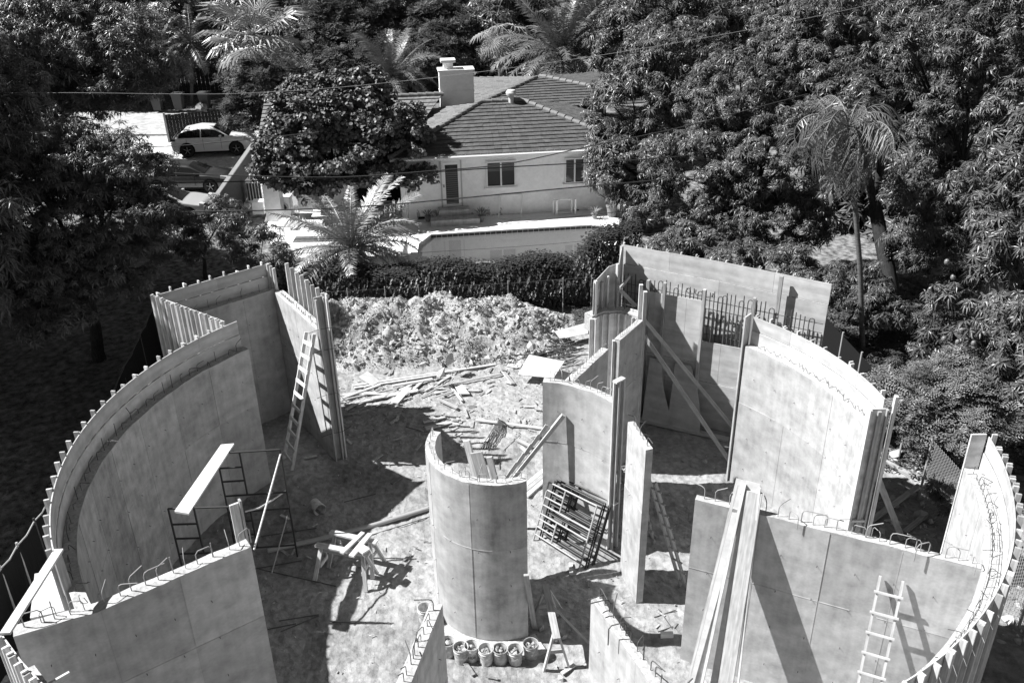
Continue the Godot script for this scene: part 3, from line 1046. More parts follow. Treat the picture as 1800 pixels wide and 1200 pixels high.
func bucket(base: Vector3, label: String, fill := true, dark := 1.0, lying := false) -> void:
	var t := thing("bucket", label, "bucket", base)
	var mb := MB.new()
	mb.col = Color(dark, dark, dark)
	mb.lathe(Vector3.ZERO, [Vector2(0.0, 0.0), Vector2(0.128, 0.0), Vector2(0.132, 0.02), Vector2(0.146, 0.29), Vector2(0.156, 0.29), Vector2(0.158, 0.31), Vector2(0.15, 0.315), Vector2(0.152, 0.355), Vector2(0.16, 0.36), Vector2(0.158, 0.375), Vector2(0.146, 0.372), Vector2(0.14, 0.3), Vector2(0.126, 0.02), Vector2(0.0, 0.015)], 20)
	var tr := Transform3D(Basis(), base)
	if lying:
		tr = Transform3D(Basis(UP, 0.6) * Basis(Vector3.RIGHT, PI / 2), base + Vector3(0, 0.155, 0))
	shared(t, "shell", mb.mesh(), M.bucket, tr)
	var h := MB.new()
	var pts := []
	for k in 9:
		var a := PI * k / 8
		pts.append(Vector3(cos(a) * 0.16, 0.3 - sin(a) * 0.11, sin(a) * 0.12 + 0.04))
	h.tube(pts, 0.004, 4)
	shared(t, "handle", h.mesh(), M.steel, Transform3D(Basis(UP, rng.randf() * TAU) if not lying else tr.basis, tr.origin))
	if fill:
		var rk := rock_mesh(rng.randi() % 50)
		for k in 9:
			var a := rng.randf() * TAU
			var r := rng.randf_range(0.0, 0.1)
			shared(t, "stone", rk, M.stone, turned(base + Vector3(cos(a) * r, 0.27 + rng.randf_range(0.0, 0.06), sin(a) * r), rng.randf_range(0.03, 0.06)))

func sawhorse(label: String, a: Vector3, b: Vector3, h: float, spread := 0.3, m: Material = null) -> void:   # a, b: ends of the beam on the ground plan
	var t := thing("sawhorse", label, "sawhorse", (a + b) * 0.5)
	var d := (b - a).normalized()
	var s := Vector3(-d.z, 0, d.x)
	a.y = h
	b.y = h
	lum(t, "beam", a - d * 0.08, b + d * 0.08, 0.14, 0.045, s, m)
	lum(t, "beam", a - UP * 0.09, b - UP * 0.09, 0.04, 0.13, s, m)
	for e in [a + d * 0.06, b - d * 0.06]:
		for k in [-1.0, 1.0]:
			var foot: Vector3 = e + s * spread * k + (-d if e == a + d * 0.06 else d) * 0.12
			foot.y = 0.0
			lum(t, "leg", foot, e - UP * 0.03 + s * 0.05 * k, 0.09, 0.04, d, m)
		lum(t, "brace", e - UP * h * 0.55 - s * spread * 0.6, e - UP * h * 0.55 + s * spread * 0.6, 0.09, 0.025, UP, m)

func scaffold_frame(t: Node3D, bl: Vector3, br: Vector3, tl: Vector3, tr: Vector3, m: Material, rungs := true) -> void:   # welded end frame, each pipe a part
	var r := 0.021
	var bars := [[bl, tl], [br, tr], [tl, tr], [bl.lerp(tl, 0.62), br.lerp(tr, 0.62)]]
	var a := bl.lerp(br, 0.36)
	var b := tl.lerp(tr, 0.36)
	bars.append([a.lerp(b, 0.62), b])
	if rungs:
		for f in [0.75, 0.87]:
			bars.append([bl.lerp(tl, f), a.lerp(b, f)])
		bars.append([bl.lerp(tl, 0.47), br.lerp(tr, 0.47)])
		bars.append([a.lerp(b, 0.12), a.lerp(b, 0.47)])
		for f in [0.25, 0.38]:
			bars.append([bl.lerp(tl, f), a.lerp(b, f)])
		bars.append([bl.lerp(tl, 0.12), br.lerp(tr, 0.12)])
	for q in bars:
		var mb := MB.new()
		mb.tube(q, r, 6)
		part(t, "pipe", mb, m)

func ladder(called: String, label: String, a0: Vector3, a1: Vector3, b0: Vector3, b1: Vector3, n: int, face: Vector3, m: Material, rung_h := 0.09, rail := 0.09) -> void:   # rails a and b from foot to top
	var t := thing(called, label, "ladder", (a0 + b0) * 0.5)
	lum(t, "rail", a0, a1, 0.04, rail, (b0 - a0), m)
	lum(t, "rail", b0, b1, 0.04, rail, (b0 - a0), m)
	var ext := (b0 - a0).normalized() * 0.05
	for k in n:
		var f := (k + 0.6) / n * 0.97
		lum(t, "rung", a0.lerp(a1, f) - ext + face * 0.055, b0.lerp(b1, f) + ext + face * 0.055, rung_h, 0.03, (a1 - a0), m)

func sheet(called: String, label: String, q: Array, thick: float, m: Material, category := "plywood") -> void:   # a board with four given corners
	var mb := MB.new()
	var n: Vector3 = (q[1] - q[0]).cross(q[3] - q[0]).normalized()
	if n.y < 0.0:
		n = -n
	mb.flat4(q[0], q[1], q[2], q[3], n)
	mb.flat4(q[0] - n * thick, q[1] - n * thick, q[2] - n * thick, q[3] - n * thick, -n)
	var c: Vector3 = (q[0] + q[1] + q[2] + q[3]) * 0.25
	for k in 4:
		var e: Vector3 = q[(k + 1) % 4]
		mb.flat4(q[k], e, e - n * thick, q[k] - n * thick, (q[k] + e) * 0.5 - c)
	one(called, label, category, mb, m)

func build_props() -> void:
	# buckets of rubble before the drum
	var spots := [[788, 1150, "bucket of rubble half hidden behind the wedge wall"], [811, 1160, "stained bucket of rubble next to the half-hidden one"], [830, 1157, "white bucket with dark lettering, second in the bucket row"], [855, 1163, "cleaner white bucket with a dark mark, mid row before the drum"], [880, 1163, "grey bucket with its handle up, mid row before the drum"], [906, 1164, "speckled bucket with round marks before the drum"], [933, 1154, "darkest bucket of rubble next to the sawhorse"]]
	for k in spots.size():
		bucket(P(spots[k][0], spots[k][1]), spots[k][2], true, [0.8, 0.75, 1.3, 1.25, 0.7, 0.8, 0.6][k])
	bucket(P(748, 1090), "white bucket with a dark liner beside the wedge wall", false, 1.3)
	bucket(P(553, 892), "white pail lying on its side in the shade", false, 1.25, true)
	bucket(P(1098, 845), "grey bucket in the gap beside the narrow pier", true, 0.6)
	var tx := TextMesh.new()
	tx.text = "HDE"
	tx.font_size = 10
	tx.pixel_size = 0.0085
	tx.depth = 0.003
	var bp := P(830, 1157)
	var face := (CAM - bp) * Vector3(1, 0, 1)
	var lt := MeshInstance3D.new()
	lt.mesh = tx
	lt.material_override = M.black
	lt.name = "lettering"
	var bk := get_node("bucket_002")
	bk.add_child(lt)
	lt.transform = Transform3D(Basis(UP, atan2(face.x, face.z)), face.normalized() * 0.141 + Vector3(0, 0.16, 0))
	# concrete ring the buckets stand on
	var ring := MB.new()
	var inner := arc(Vector2(-0.35, -14.75), 1.43, deg(60), deg(140), 0.2)
	slab_between(ring, offset(inner, -0.52), inner, -0.05, 0.055, 0.004)
	setting("footing", ring, M.concrete_top)
	for q in [[[3.0, -15.6], [2.05, -14.1]]]:
		pass
	# sawhorses
	var g := "sawhorses holding offcut boards"
	sawhorse("weathered sawhorse carrying board offcuts, half in shade", P(561, 958, 0.8), P(643, 974, 0.8), 0.8)
	sawhorse("second sawhorse standing behind the half-shaded one", P(586, 936, 0.8), P(656, 952, 0.8), 0.8)
	var sh := [[[600, 972, 0.9], [638, 936, 0.9], 0.1], [[617, 978, 0.9], [650, 938, 0.9], 0.12], [[632, 970, 0.93], [645, 962, 0.93], 0.2]]
	for k in 3:
		timber("board_offcut", ["pale board lying across two sawhorses toward the long wall", "pale board lying across two sawhorses toward the drum", "short block of wood lying on a sawhorse"][k], P(sh[k][0][0], sh[k][0][1], sh[k][0][2]), P(sh[k][1][0], sh[k][1][1], sh[k][1][2]), sh[k][2], 0.045, Vector3.RIGHT, "", M.lumber_pale)
	sawhorse("narrow sawhorse leaning in the drum's shadow beside the buckets", P(978, 1118, 0.85), P(960, 1032, 0.85), 0.85, 0.26)
	timber("timber_prop", "dark timber prop leaning on the drum's open edge", P(940, 1105), P(925, 1010, 1.9), 0.1, 0.05, Vector3.RIGHT, "", M.old_lumber)
	timber("timber_prop", "thin pole slanting through the drum's shadow", P(1035, 1130, 0.02), P(952, 1045, 0.9), 0.04, 0.04, Vector3.RIGHT, "", M.old_lumber)
	timber("timber_prop", "board end leaning over the sawhorse in the drum's shadow", P(985, 1070, 0.02), P(962, 1035, 0.85), 0.09, 0.03, Vector3.RIGHT, "", M.lumber)
	# planks in the drum
	for k in 3:
		var tops := [[820, 774, 3.3], [837, 795, 3.15], [860, 803, 3.1]]
		var feet := [[888, 1035], [905, 1035], [922, 1040]]
		timber("plank", ["tall plank leaning in the drum, its end grain sunlit", "widest plank leaning in the drum between two others", "plank leaning in the drum nearest its open edge"][k], P(feet[k][0], feet[k][1]), P(tops[k][0], tops[k][1], tops[k][2]), [0.14, 0.26, 0.12][k], [0.09, 0.05, 0.09][k], Vector3(1, 0, 0.2))
	# timber brace on the pale wall, and boards under it
	var brt := PL(991, 729, Vector3(1.0, 0, -17.02), Vector3(-0.3, 0, 0.954))
	var brf := P(832, 928, 0.02)
	timber("timber_brace", "single timber brace propping the curved pale wall", brf, brt, 0.09, 0.09, Vector3.RIGHT, "", M.lumber)
	for k in 5:
		timber("board_offcut", "short board leaning along the timber brace", brf.lerp(brt, 0.4 + 0.08 * k) + Vector3(-0.1, 0.06, -0.03), brf.lerp(brt, 0.56 + 0.08 * k) + Vector3(-0.12, 0.1, -0.03), 0.07, 0.035, Vector3.RIGHT, "boards leaning along the brace")
	for k in 3:
		timber("plank", "plank lying on the sand beside the drum's open edge", P(925, 852 + 10 * k, 0.05), P(957, 826 + 9 * k, 0.05), 0.12, 0.05, Vector3.RIGHT, "planks beside the drum")
	# stacked scaffold frames
	for k in 5:
		var t := thing("scaffold_rack", "dark scaffold frame in the stack leaning on the curved pale wall", "scaffolding", P(980, 975), "stacked scaffold frames")
		var sft := Vector3(0.085, 0, -0.05) * k + Vector3(rng.randf_range(-0.05, 0.05), 0, rng.randf_range(-0.05, 0.05))
		scaffold_frame(t, P(940, 949) + sft, P(1020, 1001) + sft, P(968, 846, 1.35) + sft, P(1052, 888, 1.35) + sft, M.steel_dark if k > 0 else M.steel)
	# standing scaffold
	var s1 := thing("scaffold_tower", "upright dark scaffold frame farther along the curved wall", "scaffolding", P(460, 975))
	var top := 3.0
	var fl := P(380, 797, top)
	var fr := P(492, 790, top)
	scaffold_frame(s1, fl * Vector3(1, 0, 1), fr * Vector3(1, 0, 1), fl, fr, M.steel_dark)
	var s2 := thing("scaffold_tower", "upright dark scaffold frame close to the shaded wall's top", "scaffolding", P(380, 1090))
	var nl := P(295, 894, top)
	var nr := P(420, 890, top)
	scaffold_frame(s2, nl * Vector3(1, 0, 1), nr * Vector3(1, 0, 1), nl, nr, M.steel_dark)
	var bp2 := [P(388, 781, top + 0.04), P(411, 779, top + 0.04), P(331, 902, top + 0.04), P(306, 898, top + 0.04)]
	sheet("scaffold_board", "bright worn plank laid across two scaffold frames", bp2, 0.045, M.lumber_pale, "plank")
	var cb := [[fr - UP * 0.1, P(446, 966, 2.0)], [P(505, 905, 1.4), P(477, 1008, 0.5)]]
	rod("pale diagonal pipe crossing between the scaffold frames", cb[0][0], cb[0][1], 0.022, M.steel_pale, "cross_brace")
	rod("thin grey brace slanting from the scaffold to the ground", cb[1][0], cb[1][1], 0.014, M.steel, "cross_brace")
	var cv := MB.new()
	cv.tube([P(430, 899, 1.9), P(455, 893, 1.85), P(480, 878, 1.75), P(502, 862, 1.4)], 0.02, 6)
	one("bent_pipe", "bent pale pipe hung between the scaffold frames", "pipe", cv, M.steel_pale)
	# ladders
	var c0 := P(481, 512, HC)
	var c1 := P(557, 580, HC)
	var cn := (c1 - c0).cross(UP).normalized()
	if cn.z < 0.0:
		cn = -cn
	ladder("wooden_ladder", "home-made wooden ladder leaning on the sunlit concrete wall", P(499, 806), PL(538, 583, c0 + cn * 0.08, cn), P(513, 826), PL(552, 587, c0 + cn * 0.08, cn), 10, Vector3(-0.3, 0.1, 0.9).normalized(), M.lumber_pale)
	var qa := Vector3(4.24, 0, -12.36)
	var qb := Vector3(7.45, 0, -10.85)
	var qn := (qb - qa).cross(UP).normalized()
	if qn.z < 0.0:
		qn = -qn
	var la := PL(1548, 1012, qa + qn * 0.06, qn)
	var lb := PL(1588, 1022, qa + qn * 0.06, qn)
	ladder("wooden_ladder", "pale ladder leaning on the broad grey wall", la * Vector3(1, 0, 1) + qn * 1.0, la, lb * Vector3(1, 0, 1) + qn * 1.0, lb, 9, qn, M.lumber, 0.035, 0.05)
	var pr := Vector3(2.74, 0, -14.42)
	ladder("extension_ladder", "steel extension ladder leaning behind the narrow pier", P(1197, 1030), P(1141, 842, 3.1), P(1208, 1036), P(1152, 848, 3.1), 9, Vector3(0.4, 0.2, 0.8).normalized(), M.steel, 0.035, 0.07)
	ladder("step_ladder", "small dark step ladder standing behind the narrow pier", P(1140, 940), P(1128, 890, 0.9), P(1150, 955), P(1136, 895, 0.9), 4, Vector3(0.3, 0.1, 0.9), M.old_lumber, 0.07, 0.05)
	# tall boards against the broad wall
	var bl := [[1299, 844, 1196, 1260, 0.05, 0.04, 4.45], [1305, 842, 1206, 1265, 0.2, 0.02, 4.45], [1313, 842, 1222, 1262, 0.05, 0.1, 4.45], [1325, 846, 1250, 1262, 0.24, 0.02, 4.5], [1330, 856, 1268, 1265, 0.26, 0.09, 4.35], [1339, 848, 1292, 1268, 0.04, 0.1, 4.45]]
	for k in bl.size():
		var q = bl[k]
		var back := qn * (0.02 if k in [1, 3] else 0.15)
		timber("tall_board", ["slim tall board at the outside of the leaning bundle on the broad wall", "dark inner board of the leaning bundle on the broad wall", "pale square timber in the leaning bundle on the broad wall", "shaded wide board in the leaning bundle on the broad wall", "shortest thick timber in the leaning bundle on the broad wall", "upright edge board of the leaning bundle on the broad wall"][k], P(q[2], q[3], 0.0) + back, P(q[0], q[1], q[6]) + back, q[4], q[5], Vector3(0.9, 0, 0.42), "", [M.lumber, M.ply_dark, M.lumber_pale, M.ply_dark, M.lumber, M.lumber_pale][k])
	# braces of the narrow wall
	timber("timber_brace", "long timber brace, the upper of two leaning from the narrow wall", P(1325, 795, 0.02), P(1134, 563, 3.9), 0.09, 0.04, UP, "", M.lumber)
	timber("timber_brace", "long timber brace, the lower of two leaning from the narrow wall", P(1288, 818, 0.02), P(1133, 590, 3.4), 0.11, 0.04, UP, "", M.lumber)
	# planks behind the bright curved wall
	timber("timber_brace", "double plank brace leaning on the end of the bright curved wall", P(1587, 948, 0.02), P(1538, 826, 2.4), 0.14, 0.05, Vector3.RIGHT, "", M.lumber)
	timber("plank", "plank lying slantwise on the dark ground behind the broad wall", P(1522, 922, 0.12), P(1632, 842, 0.12), 0.14, 0.05, Vector3(0.5, 0, 1), "", M.lumber)
	timber("plank", "short plank on the dark ground near the double brace", P(1590, 935, 0.06), P(1628, 905, 0.06), 0.12, 0.05, Vector3(0.5, 0, 1), "", M.old_lumber)
	timber("plank", "dark plank bordering the sunlit rubble", P(1545, 805, 0.08), P(1608, 838, 0.08), 0.16, 0.06, Vector3(0.5, 0, 1), "", M.old_lumber)
	timber("plank", "sunlit plank end on the rubble beside the fence", P(1618, 848, 0.1), P(1650, 838, 0.1), 0.08, 0.04, Vector3(0.5, 0, 1), "", M.lumber_pale)
	# the brace across the wall ends, the sheet beside it
	timber("timber_brace", "white timber spanning from the curved wall's form to the shaded wall", P(8, 1114, HF + 0.03), P(103, 966, HF + 0.03), 0.14, 0.04, Vector3(1, 0, 0.5), "", M.lumber_pale)
	timber("timber_brace", "short white timber end over the shaded wall's form", P(85, 1205, 3.6), P(122, 1184, 3.6), 0.09, 0.04, UP, "", M.lumber_pale)
	var wp := thing("work_platform", "sunlit plywood platform standing outside the curved wall's end", "platform", P(90, 1045))
	var wq := [P(60, 1008, 1.35), P(113, 1000, 1.35), P(136, 1068, 1.3), P(52, 1086, 1.3)]
	var wm := MB.new()
	wm.flat4(wq[0], wq[1], wq[2], wq[3], UP)
	wm.flat4(wq[0] - UP * 0.03, wq[1] - UP * 0.03, wq[2] - UP * 0.03, wq[3] - UP * 0.03, -UP)
	for k in 4:
		wm.flat4(wq[k], wq[(k + 1) % 4], wq[(k + 1) % 4] - UP * 0.03, wq[k] - UP * 0.03, (wq[k] + wq[(k + 1) % 4]) * 0.5 - (wq[0] + wq[2]) * 0.5)
		lum(wp, "leg", wq[k].lerp(wq[(k + 2) % 4], 0.08) * Vector3(1, 0, 1), wq[k].lerp(wq[(k + 2) % 4], 0.08) - UP * 0.04, 0.09, 0.09)
	part(wp, "deck", wm, M.ply)
	for k in 6:
		timber("slot_strip", "dark strip added for a slot on the sunlit plywood platform", P(103 + 2.5 * k, 1009 + 10 * k, 1.37), P(115 + 2.5 * k, 1006 + 10 * k, 1.37), 0.08, 0.04, Vector3(0, 0, 1), "added slot strips on the plywood platform", M.old_lumber)  # dark strips added in place of the dark slots along the edge
	# pipe and rods on the floor
	var pipe := MB.new()
	pipe.tube([P(470, 968, 0.07), P(560, 948, 0.07), P(660, 922, 0.07), P(765, 890, 0.07)], 0.062, 10)
	one("plastic_pipe", "long grey plastic pipe lying toward the drum", "pipe", pipe, M.pipe)
	var rods := [[640, 944, 765, 905], [445, 1000, 530, 985], [440, 945, 556, 928], [605, 882, 660, 868], [490, 1091, 560, 1080], [470, 1106, 520, 1096], [493, 1110, 560, 1082], [583, 1093, 640, 1095], [660, 920, 690, 908], [455, 1000, 590, 1030]]
	for q in rods:
		rod("thin dark bar lying on the shaded floor near the scaffold", P(q[0], q[1], 0.03), P(q[2], q[3], 0.03), 0.012, M.rebar, "steel_rod", "bars on the shaded floor")
	# bent bars beside the pale wall
	for k in 7:
		var mb := MB.new()
		var ox := 4.0 * k
		mb.tube([P(846 + ox, 790 + rng.randf_range(-6, 3), 0.04), P(866 + ox * 0.6, 755, 0.07 + 0.01 * k), P(878 + ox * 0.25, 737 + k, 0.1), P(886 + ox * 0.3, 741 + k, 0.1)], 0.013, 5)
		one("steel_rod", "bent dark bar in the bundle on the sunlit sand", "rod", mb, M.rebar, "bundle of bent bars")
	var loose := [[1158, 1070, 1182, 1105], [1150, 1085, 1188, 1072], [1157, 1110, 1183, 1101], [1186, 1104, 1192, 1096], [885, 792, 914, 765], [876, 800, 879, 826], [926, 755, 934, 742], [756, 752, 790, 735], [713, 750, 760, 762]]
	for q in loose:
		rod("thin bar lying loose on the sunlit sand", P(q[0], q[1], 0.03), P(q[2], q[3], 0.03), 0.011, M.rebar, "steel_rod", "bars on the sunlit sand")
	# debris of boards
	var boards := [[837, 738, 954, 753, 0.09], [884, 652, 902, 674, 0.14], [772, 702, 804, 717, 0.12], [748, 753, 794, 741, 0.16], [744, 742, 782, 733, 0.09], [693, 708, 718, 681, 0.24], [670, 713, 695, 699, 0.14], [908, 772, 932, 784, 0.12], [915, 785, 924, 793, 0.1], [932, 768, 955, 763, 0.1], [620, 678, 872, 640, 0.09], [622, 682, 780, 657, 0.07], [640, 706, 882, 657, 0.05], [600, 700, 668, 676, 0.1], [606, 712, 700, 690, 0.09], [602, 694, 660, 690, 0.1], [720, 690, 745, 668, 0.1], [640, 692, 720, 694, 0.09], [756, 684, 790, 660, 0.09], [790, 676, 812, 704, 0.08], [940, 718, 952, 720, 0.08], [608, 720, 640, 700, 0.08], [596, 704, 690, 684, 0.05], [690, 678, 760, 666, 0.12], [654, 700, 735, 686, 0.14]]
	for q in boards:
		timber("scrap_board", "scrap board strewn on the sand at the foot of the earth heap", P(q[0], q[1], 0.05 + rng.randf_range(0.0, 0.08)), P(q[2], q[3], 0.05 + rng.randf_range(0.0, 0.06)), q[4], 0.035, Vector3(0.3, 0, 1), "scrap boards by the earth heap")
	for k in 46:
		var sx := rng.randf_range(598, 800)
		var sy := lerpf(712, 672, (sx - 598) / 200.0) + rng.randf_range(-12, 22)
		var sa := rng.randf_range(-0.5, 0.5)
		var sl := rng.randf_range(8, 34)
		timber("scrap_stick", "thin stick or lath among the scrap at the foot of the earth heap", P(sx, sy, rng.randf_range(0.03, 0.14)), P(sx + cos(sa) * sl, sy - 0.35 * sl + sin(sa) * sl * 0.5, rng.randf_range(0.03, 0.12)), rng.randf_range(0.02, 0.07), 0.02, Vector3(0.3, 0, 1), "laths strewn by the earth heap", lumber_mats[rng.randi() % 3])
	sheet("plywood_sheet", "large plywood sheet propped on bars near the boarded recess", [P(930, 623, 0.5), P(992, 635, 0.5), P(973, 664, 0.35), P(910, 658, 0.3)], 0.025, M.ply)
	sheet("plywood_sheet", "plywood sheet half under the propped one beside the recess", [P(978, 648, 0.15), P(1020, 660, 0.15), P(1000, 690, 0.1), P(960, 672, 0.1)], 0.02, M.ply)
	sheet("plywood_sheet", "small plywood piece leaning at the foot of the heap near the studs", [P(630, 662, 0.25), P(646, 652, 0.3), P(668, 670, 0.1), P(654, 678, 0.08)], 0.02, M.ply)
	sheet("plywood_sheet", "pale plywood scrap beside the propped sheet", [P(897, 636, 0.15), P(918, 640, 0.15), P(915, 648, 0.1), P(890, 643, 0.1)], 0.02, M.ply)
	sheet("plywood_sheet", "sunlit plywood panel lying on the bank by the recess", [P(975, 582, 0.5), P(1034, 566, 0.5), P(1034, 586, 0.35), P(985, 596, 0.35)], 0.02, M.ply)
	sheet("plywood_sheet", "plywood scrap among the strewn boards", [P(798, 676, 0.2), P(812, 674, 0.2), P(826, 692, 0.1), P(806, 692, 0.1)], 0.02, M.ply_dark)
	for k in 26:
		var x := rng.randf_range(905, 1000)
		var y := rng.randf_range(596, 650)
		rod("steel bar in the tangle on the slope by the boarded recess", P(x - 30, y + rng.randf_range(-3, 12), rng.randf_range(0.05, 0.35)), P(x + rng.randf_range(25, 55), y - rng.randf_range(2, 18), rng.randf_range(0.1, 0.5)), 0.018, M.rebar, "steel_rod", "tangle of bars by the recess")
	# stones that can be told apart
	var rk := rock_mesh(31)
	for q in [[790, 632, 0.28], [775, 655, 0.3], [700, 690, 0.15], [935, 608, 0.25], [860, 628, 0.2], [742, 640, 0.2], [1570, 880, 0.2], [1600, 870, 0.22], [1618, 905, 0.22], [1650, 822, 0.25], [1572, 800, 0.3], [1240, 812, 0.12], [1228, 800, 0.1], [1218, 818, 0.12], [1255, 822, 0.1], [1200, 810, 0.1], [985, 1080, 0.09], [992, 1120, 0.1], [952, 1105, 0.13], [985, 1192, 0.1], [970, 1055, 0.08]]:
		var t := thing("loose_stone", "loose angular stone lying on the site floor", "stone", P(q[0], q[1]), "loose stones on the site")
		shared(t, "stone", rk, M.stone, turned(P(q[0], q[1], q[2] * 0.25 + (0.5 if q[1] < 660 and q[0] < 960 else 0.0)), q[2] * 0.8))
	var blk := MB.new()
	var bb := P(1172, 1120)
	blk.box(bb + UP * 0.06, Vector3(0.13, 0, 0), Vector3(0, 0.06, 0), Vector3(0, 0, 0.05))
	one("foam_block", "small white block lying on the sand between two walls", "block", blk, M.plastic_white)


# ---------- the neighbour's house, pool, street ----------
var HO := Vector3(-5.07, 0, -39.85)
var HU := Vector3(0.992, 0, -0.126)
var HV := Vector3(-0.126, 0, -0.992)

func hp(u: float, y: float, v: float) -> Vector3:
	return HO + HU * u + HV * v + UP * y

func hbox(mb: MB, u0: float, u1: float, y0: float, y1: float, v0: float, v1: float) -> void:
	mb.box(hp((u0 + u1) / 2, (y0 + y1) / 2, (v0 + v1) / 2), HU * ((u1 - u0) / 2), UP * ((y1 - y0) / 2), HV * ((v1 - v0) / 2))

func hpart(t: Node3D, called: String, u0: float, u1: float, y0: float, y1: float, v0: float, v1: float, m: Material) -> MeshInstance3D:
	var mb := MB.new()
	hbox(mb, u0, u1, y0, y1, v0, v1)
	return part(t, called, mb, m)

func hu(px: float, py: float) -> Vector2:   # pixel on the front wall: u, y
	var p := PL(px, py, HO, HV)
	return Vector2((p - HO).dot(HU), p.y)

func courses(t: Node3D, e0: Vector3, e1: Vector3, r0: Vector3, r1: Vector3, n: int, m: Material) -> void:   # a roof slope from eave e0-e1 to ridge r0-r1 in overlapping rows of tiles
	var out := (e1 - e0).cross(r0 - e0).normalized()
	if out.y < 0.0:
		out = -out
	for k in n:
		var f0 := float(k) / n
		var f1 := float(k + 1) / n
		var a := e0.lerp(r0, f0) + out * 0.055
		var b := e1.lerp(r1, f0) + out * 0.055
		var c := e1.lerp(r1, f1 + 0.01) + out * 0.005
		var d := e0.lerp(r0, f1 + 0.01) + out * 0.005
		var l := (b - a).length()
		var w: int = max(1, int(l / 0.34))
		var mb := MB.new()
		for i in w:
			var g0 := (i + 0.012) / w
			var g1 := (i + 0.988) / w
			var tone := rng.randf_range(0.75, 1.2)
			mb.col = Color(tone, tone, tone)
			var lift := out * rng.randf_range(-0.006, 0.008)
			var q0 := a.lerp(b, g0) + lift
			var q1 := a.lerp(b, g1) + lift
			var q2 := d.lerp(c, g1) + lift
			var q3 := d.lerp(c, g0) + lift
			mb.flat4(q0, q1, q2, q3, out)
			mb.flat4(q0, q1, q1 - out * 0.05, q0 - out * 0.05, e0 - r0)
		part(t, "tile_course", mb, m)
	var under := MB.new()
	under.flat4(e0 - out * 0.01, e1 - out * 0.01, r1 - out * 0.01, r0 - out * 0.01, out)
	part(t, "underlay", under, m)

func caps(t: Node3D, a: Vector3, b: Vector3, m: Material) -> void:
	var n := int((b - a).length() / 0.42)
	for k in n:
		var mb := MB.new()
		var p := a.lerp(b, float(k) / n) + UP * 0.06
		var q := a.lerp(b, (k + 1.12) / n) + UP * 0.03
		mb.tube([p, q], 0.13, 8, 0.11)
		part(t, "ridge_tile", mb, m)

func window_in(t: Node3D, px0: float, py0: float, px1: float, py1: float, lights: int) -> void:
	var a := hu(px0, py1)
	var b := hu(px1, py0)
	var w := hpart(t, "window", a.x, b.x, a.y, b.y, -0.008, 0.12, M.plastic_grey)
	var n := lights
	for k in n:
		var u0 := lerpf(a.x + 0.05, b.x - 0.05, float(k) / n)
		var u1 := lerpf(a.x + 0.05, b.x - 0.05, float(k + 1) / n)
		hpart(w, "pane", u0 + 0.015, u1 - 0.015, a.y + 0.05, b.y - 0.05, -0.014, 0.0, M.window_glass)
	for k in n + 1:
		var um := lerpf(a.x + 0.03, b.x - 0.03, float(k) / n)
		hpart(w, "frame", um - 0.035, um + 0.035, a.y, b.y, -0.09, -0.016, M.plastic_white)
	for y in [a.y + 0.03, b.y - 0.03]:
		hpart(w, "frame", a.x - 0.004, b.x + 0.004, y - 0.034, y + 0.034, -0.086, -0.016, M.plastic_white)
	for k in 5:
		hpart(w, "blind_slat", a.x + 0.09, b.x - 0.09, b.y - 0.16 - 0.08 * k, b.y - 0.12 - 0.08 * k, -0.02, -0.0145, M.blind)
	hpart(w, "sill", a.x - 0.08, b.x + 0.08, a.y - 0.08, a.y - 0.006, -0.13, 0.0, M.white)

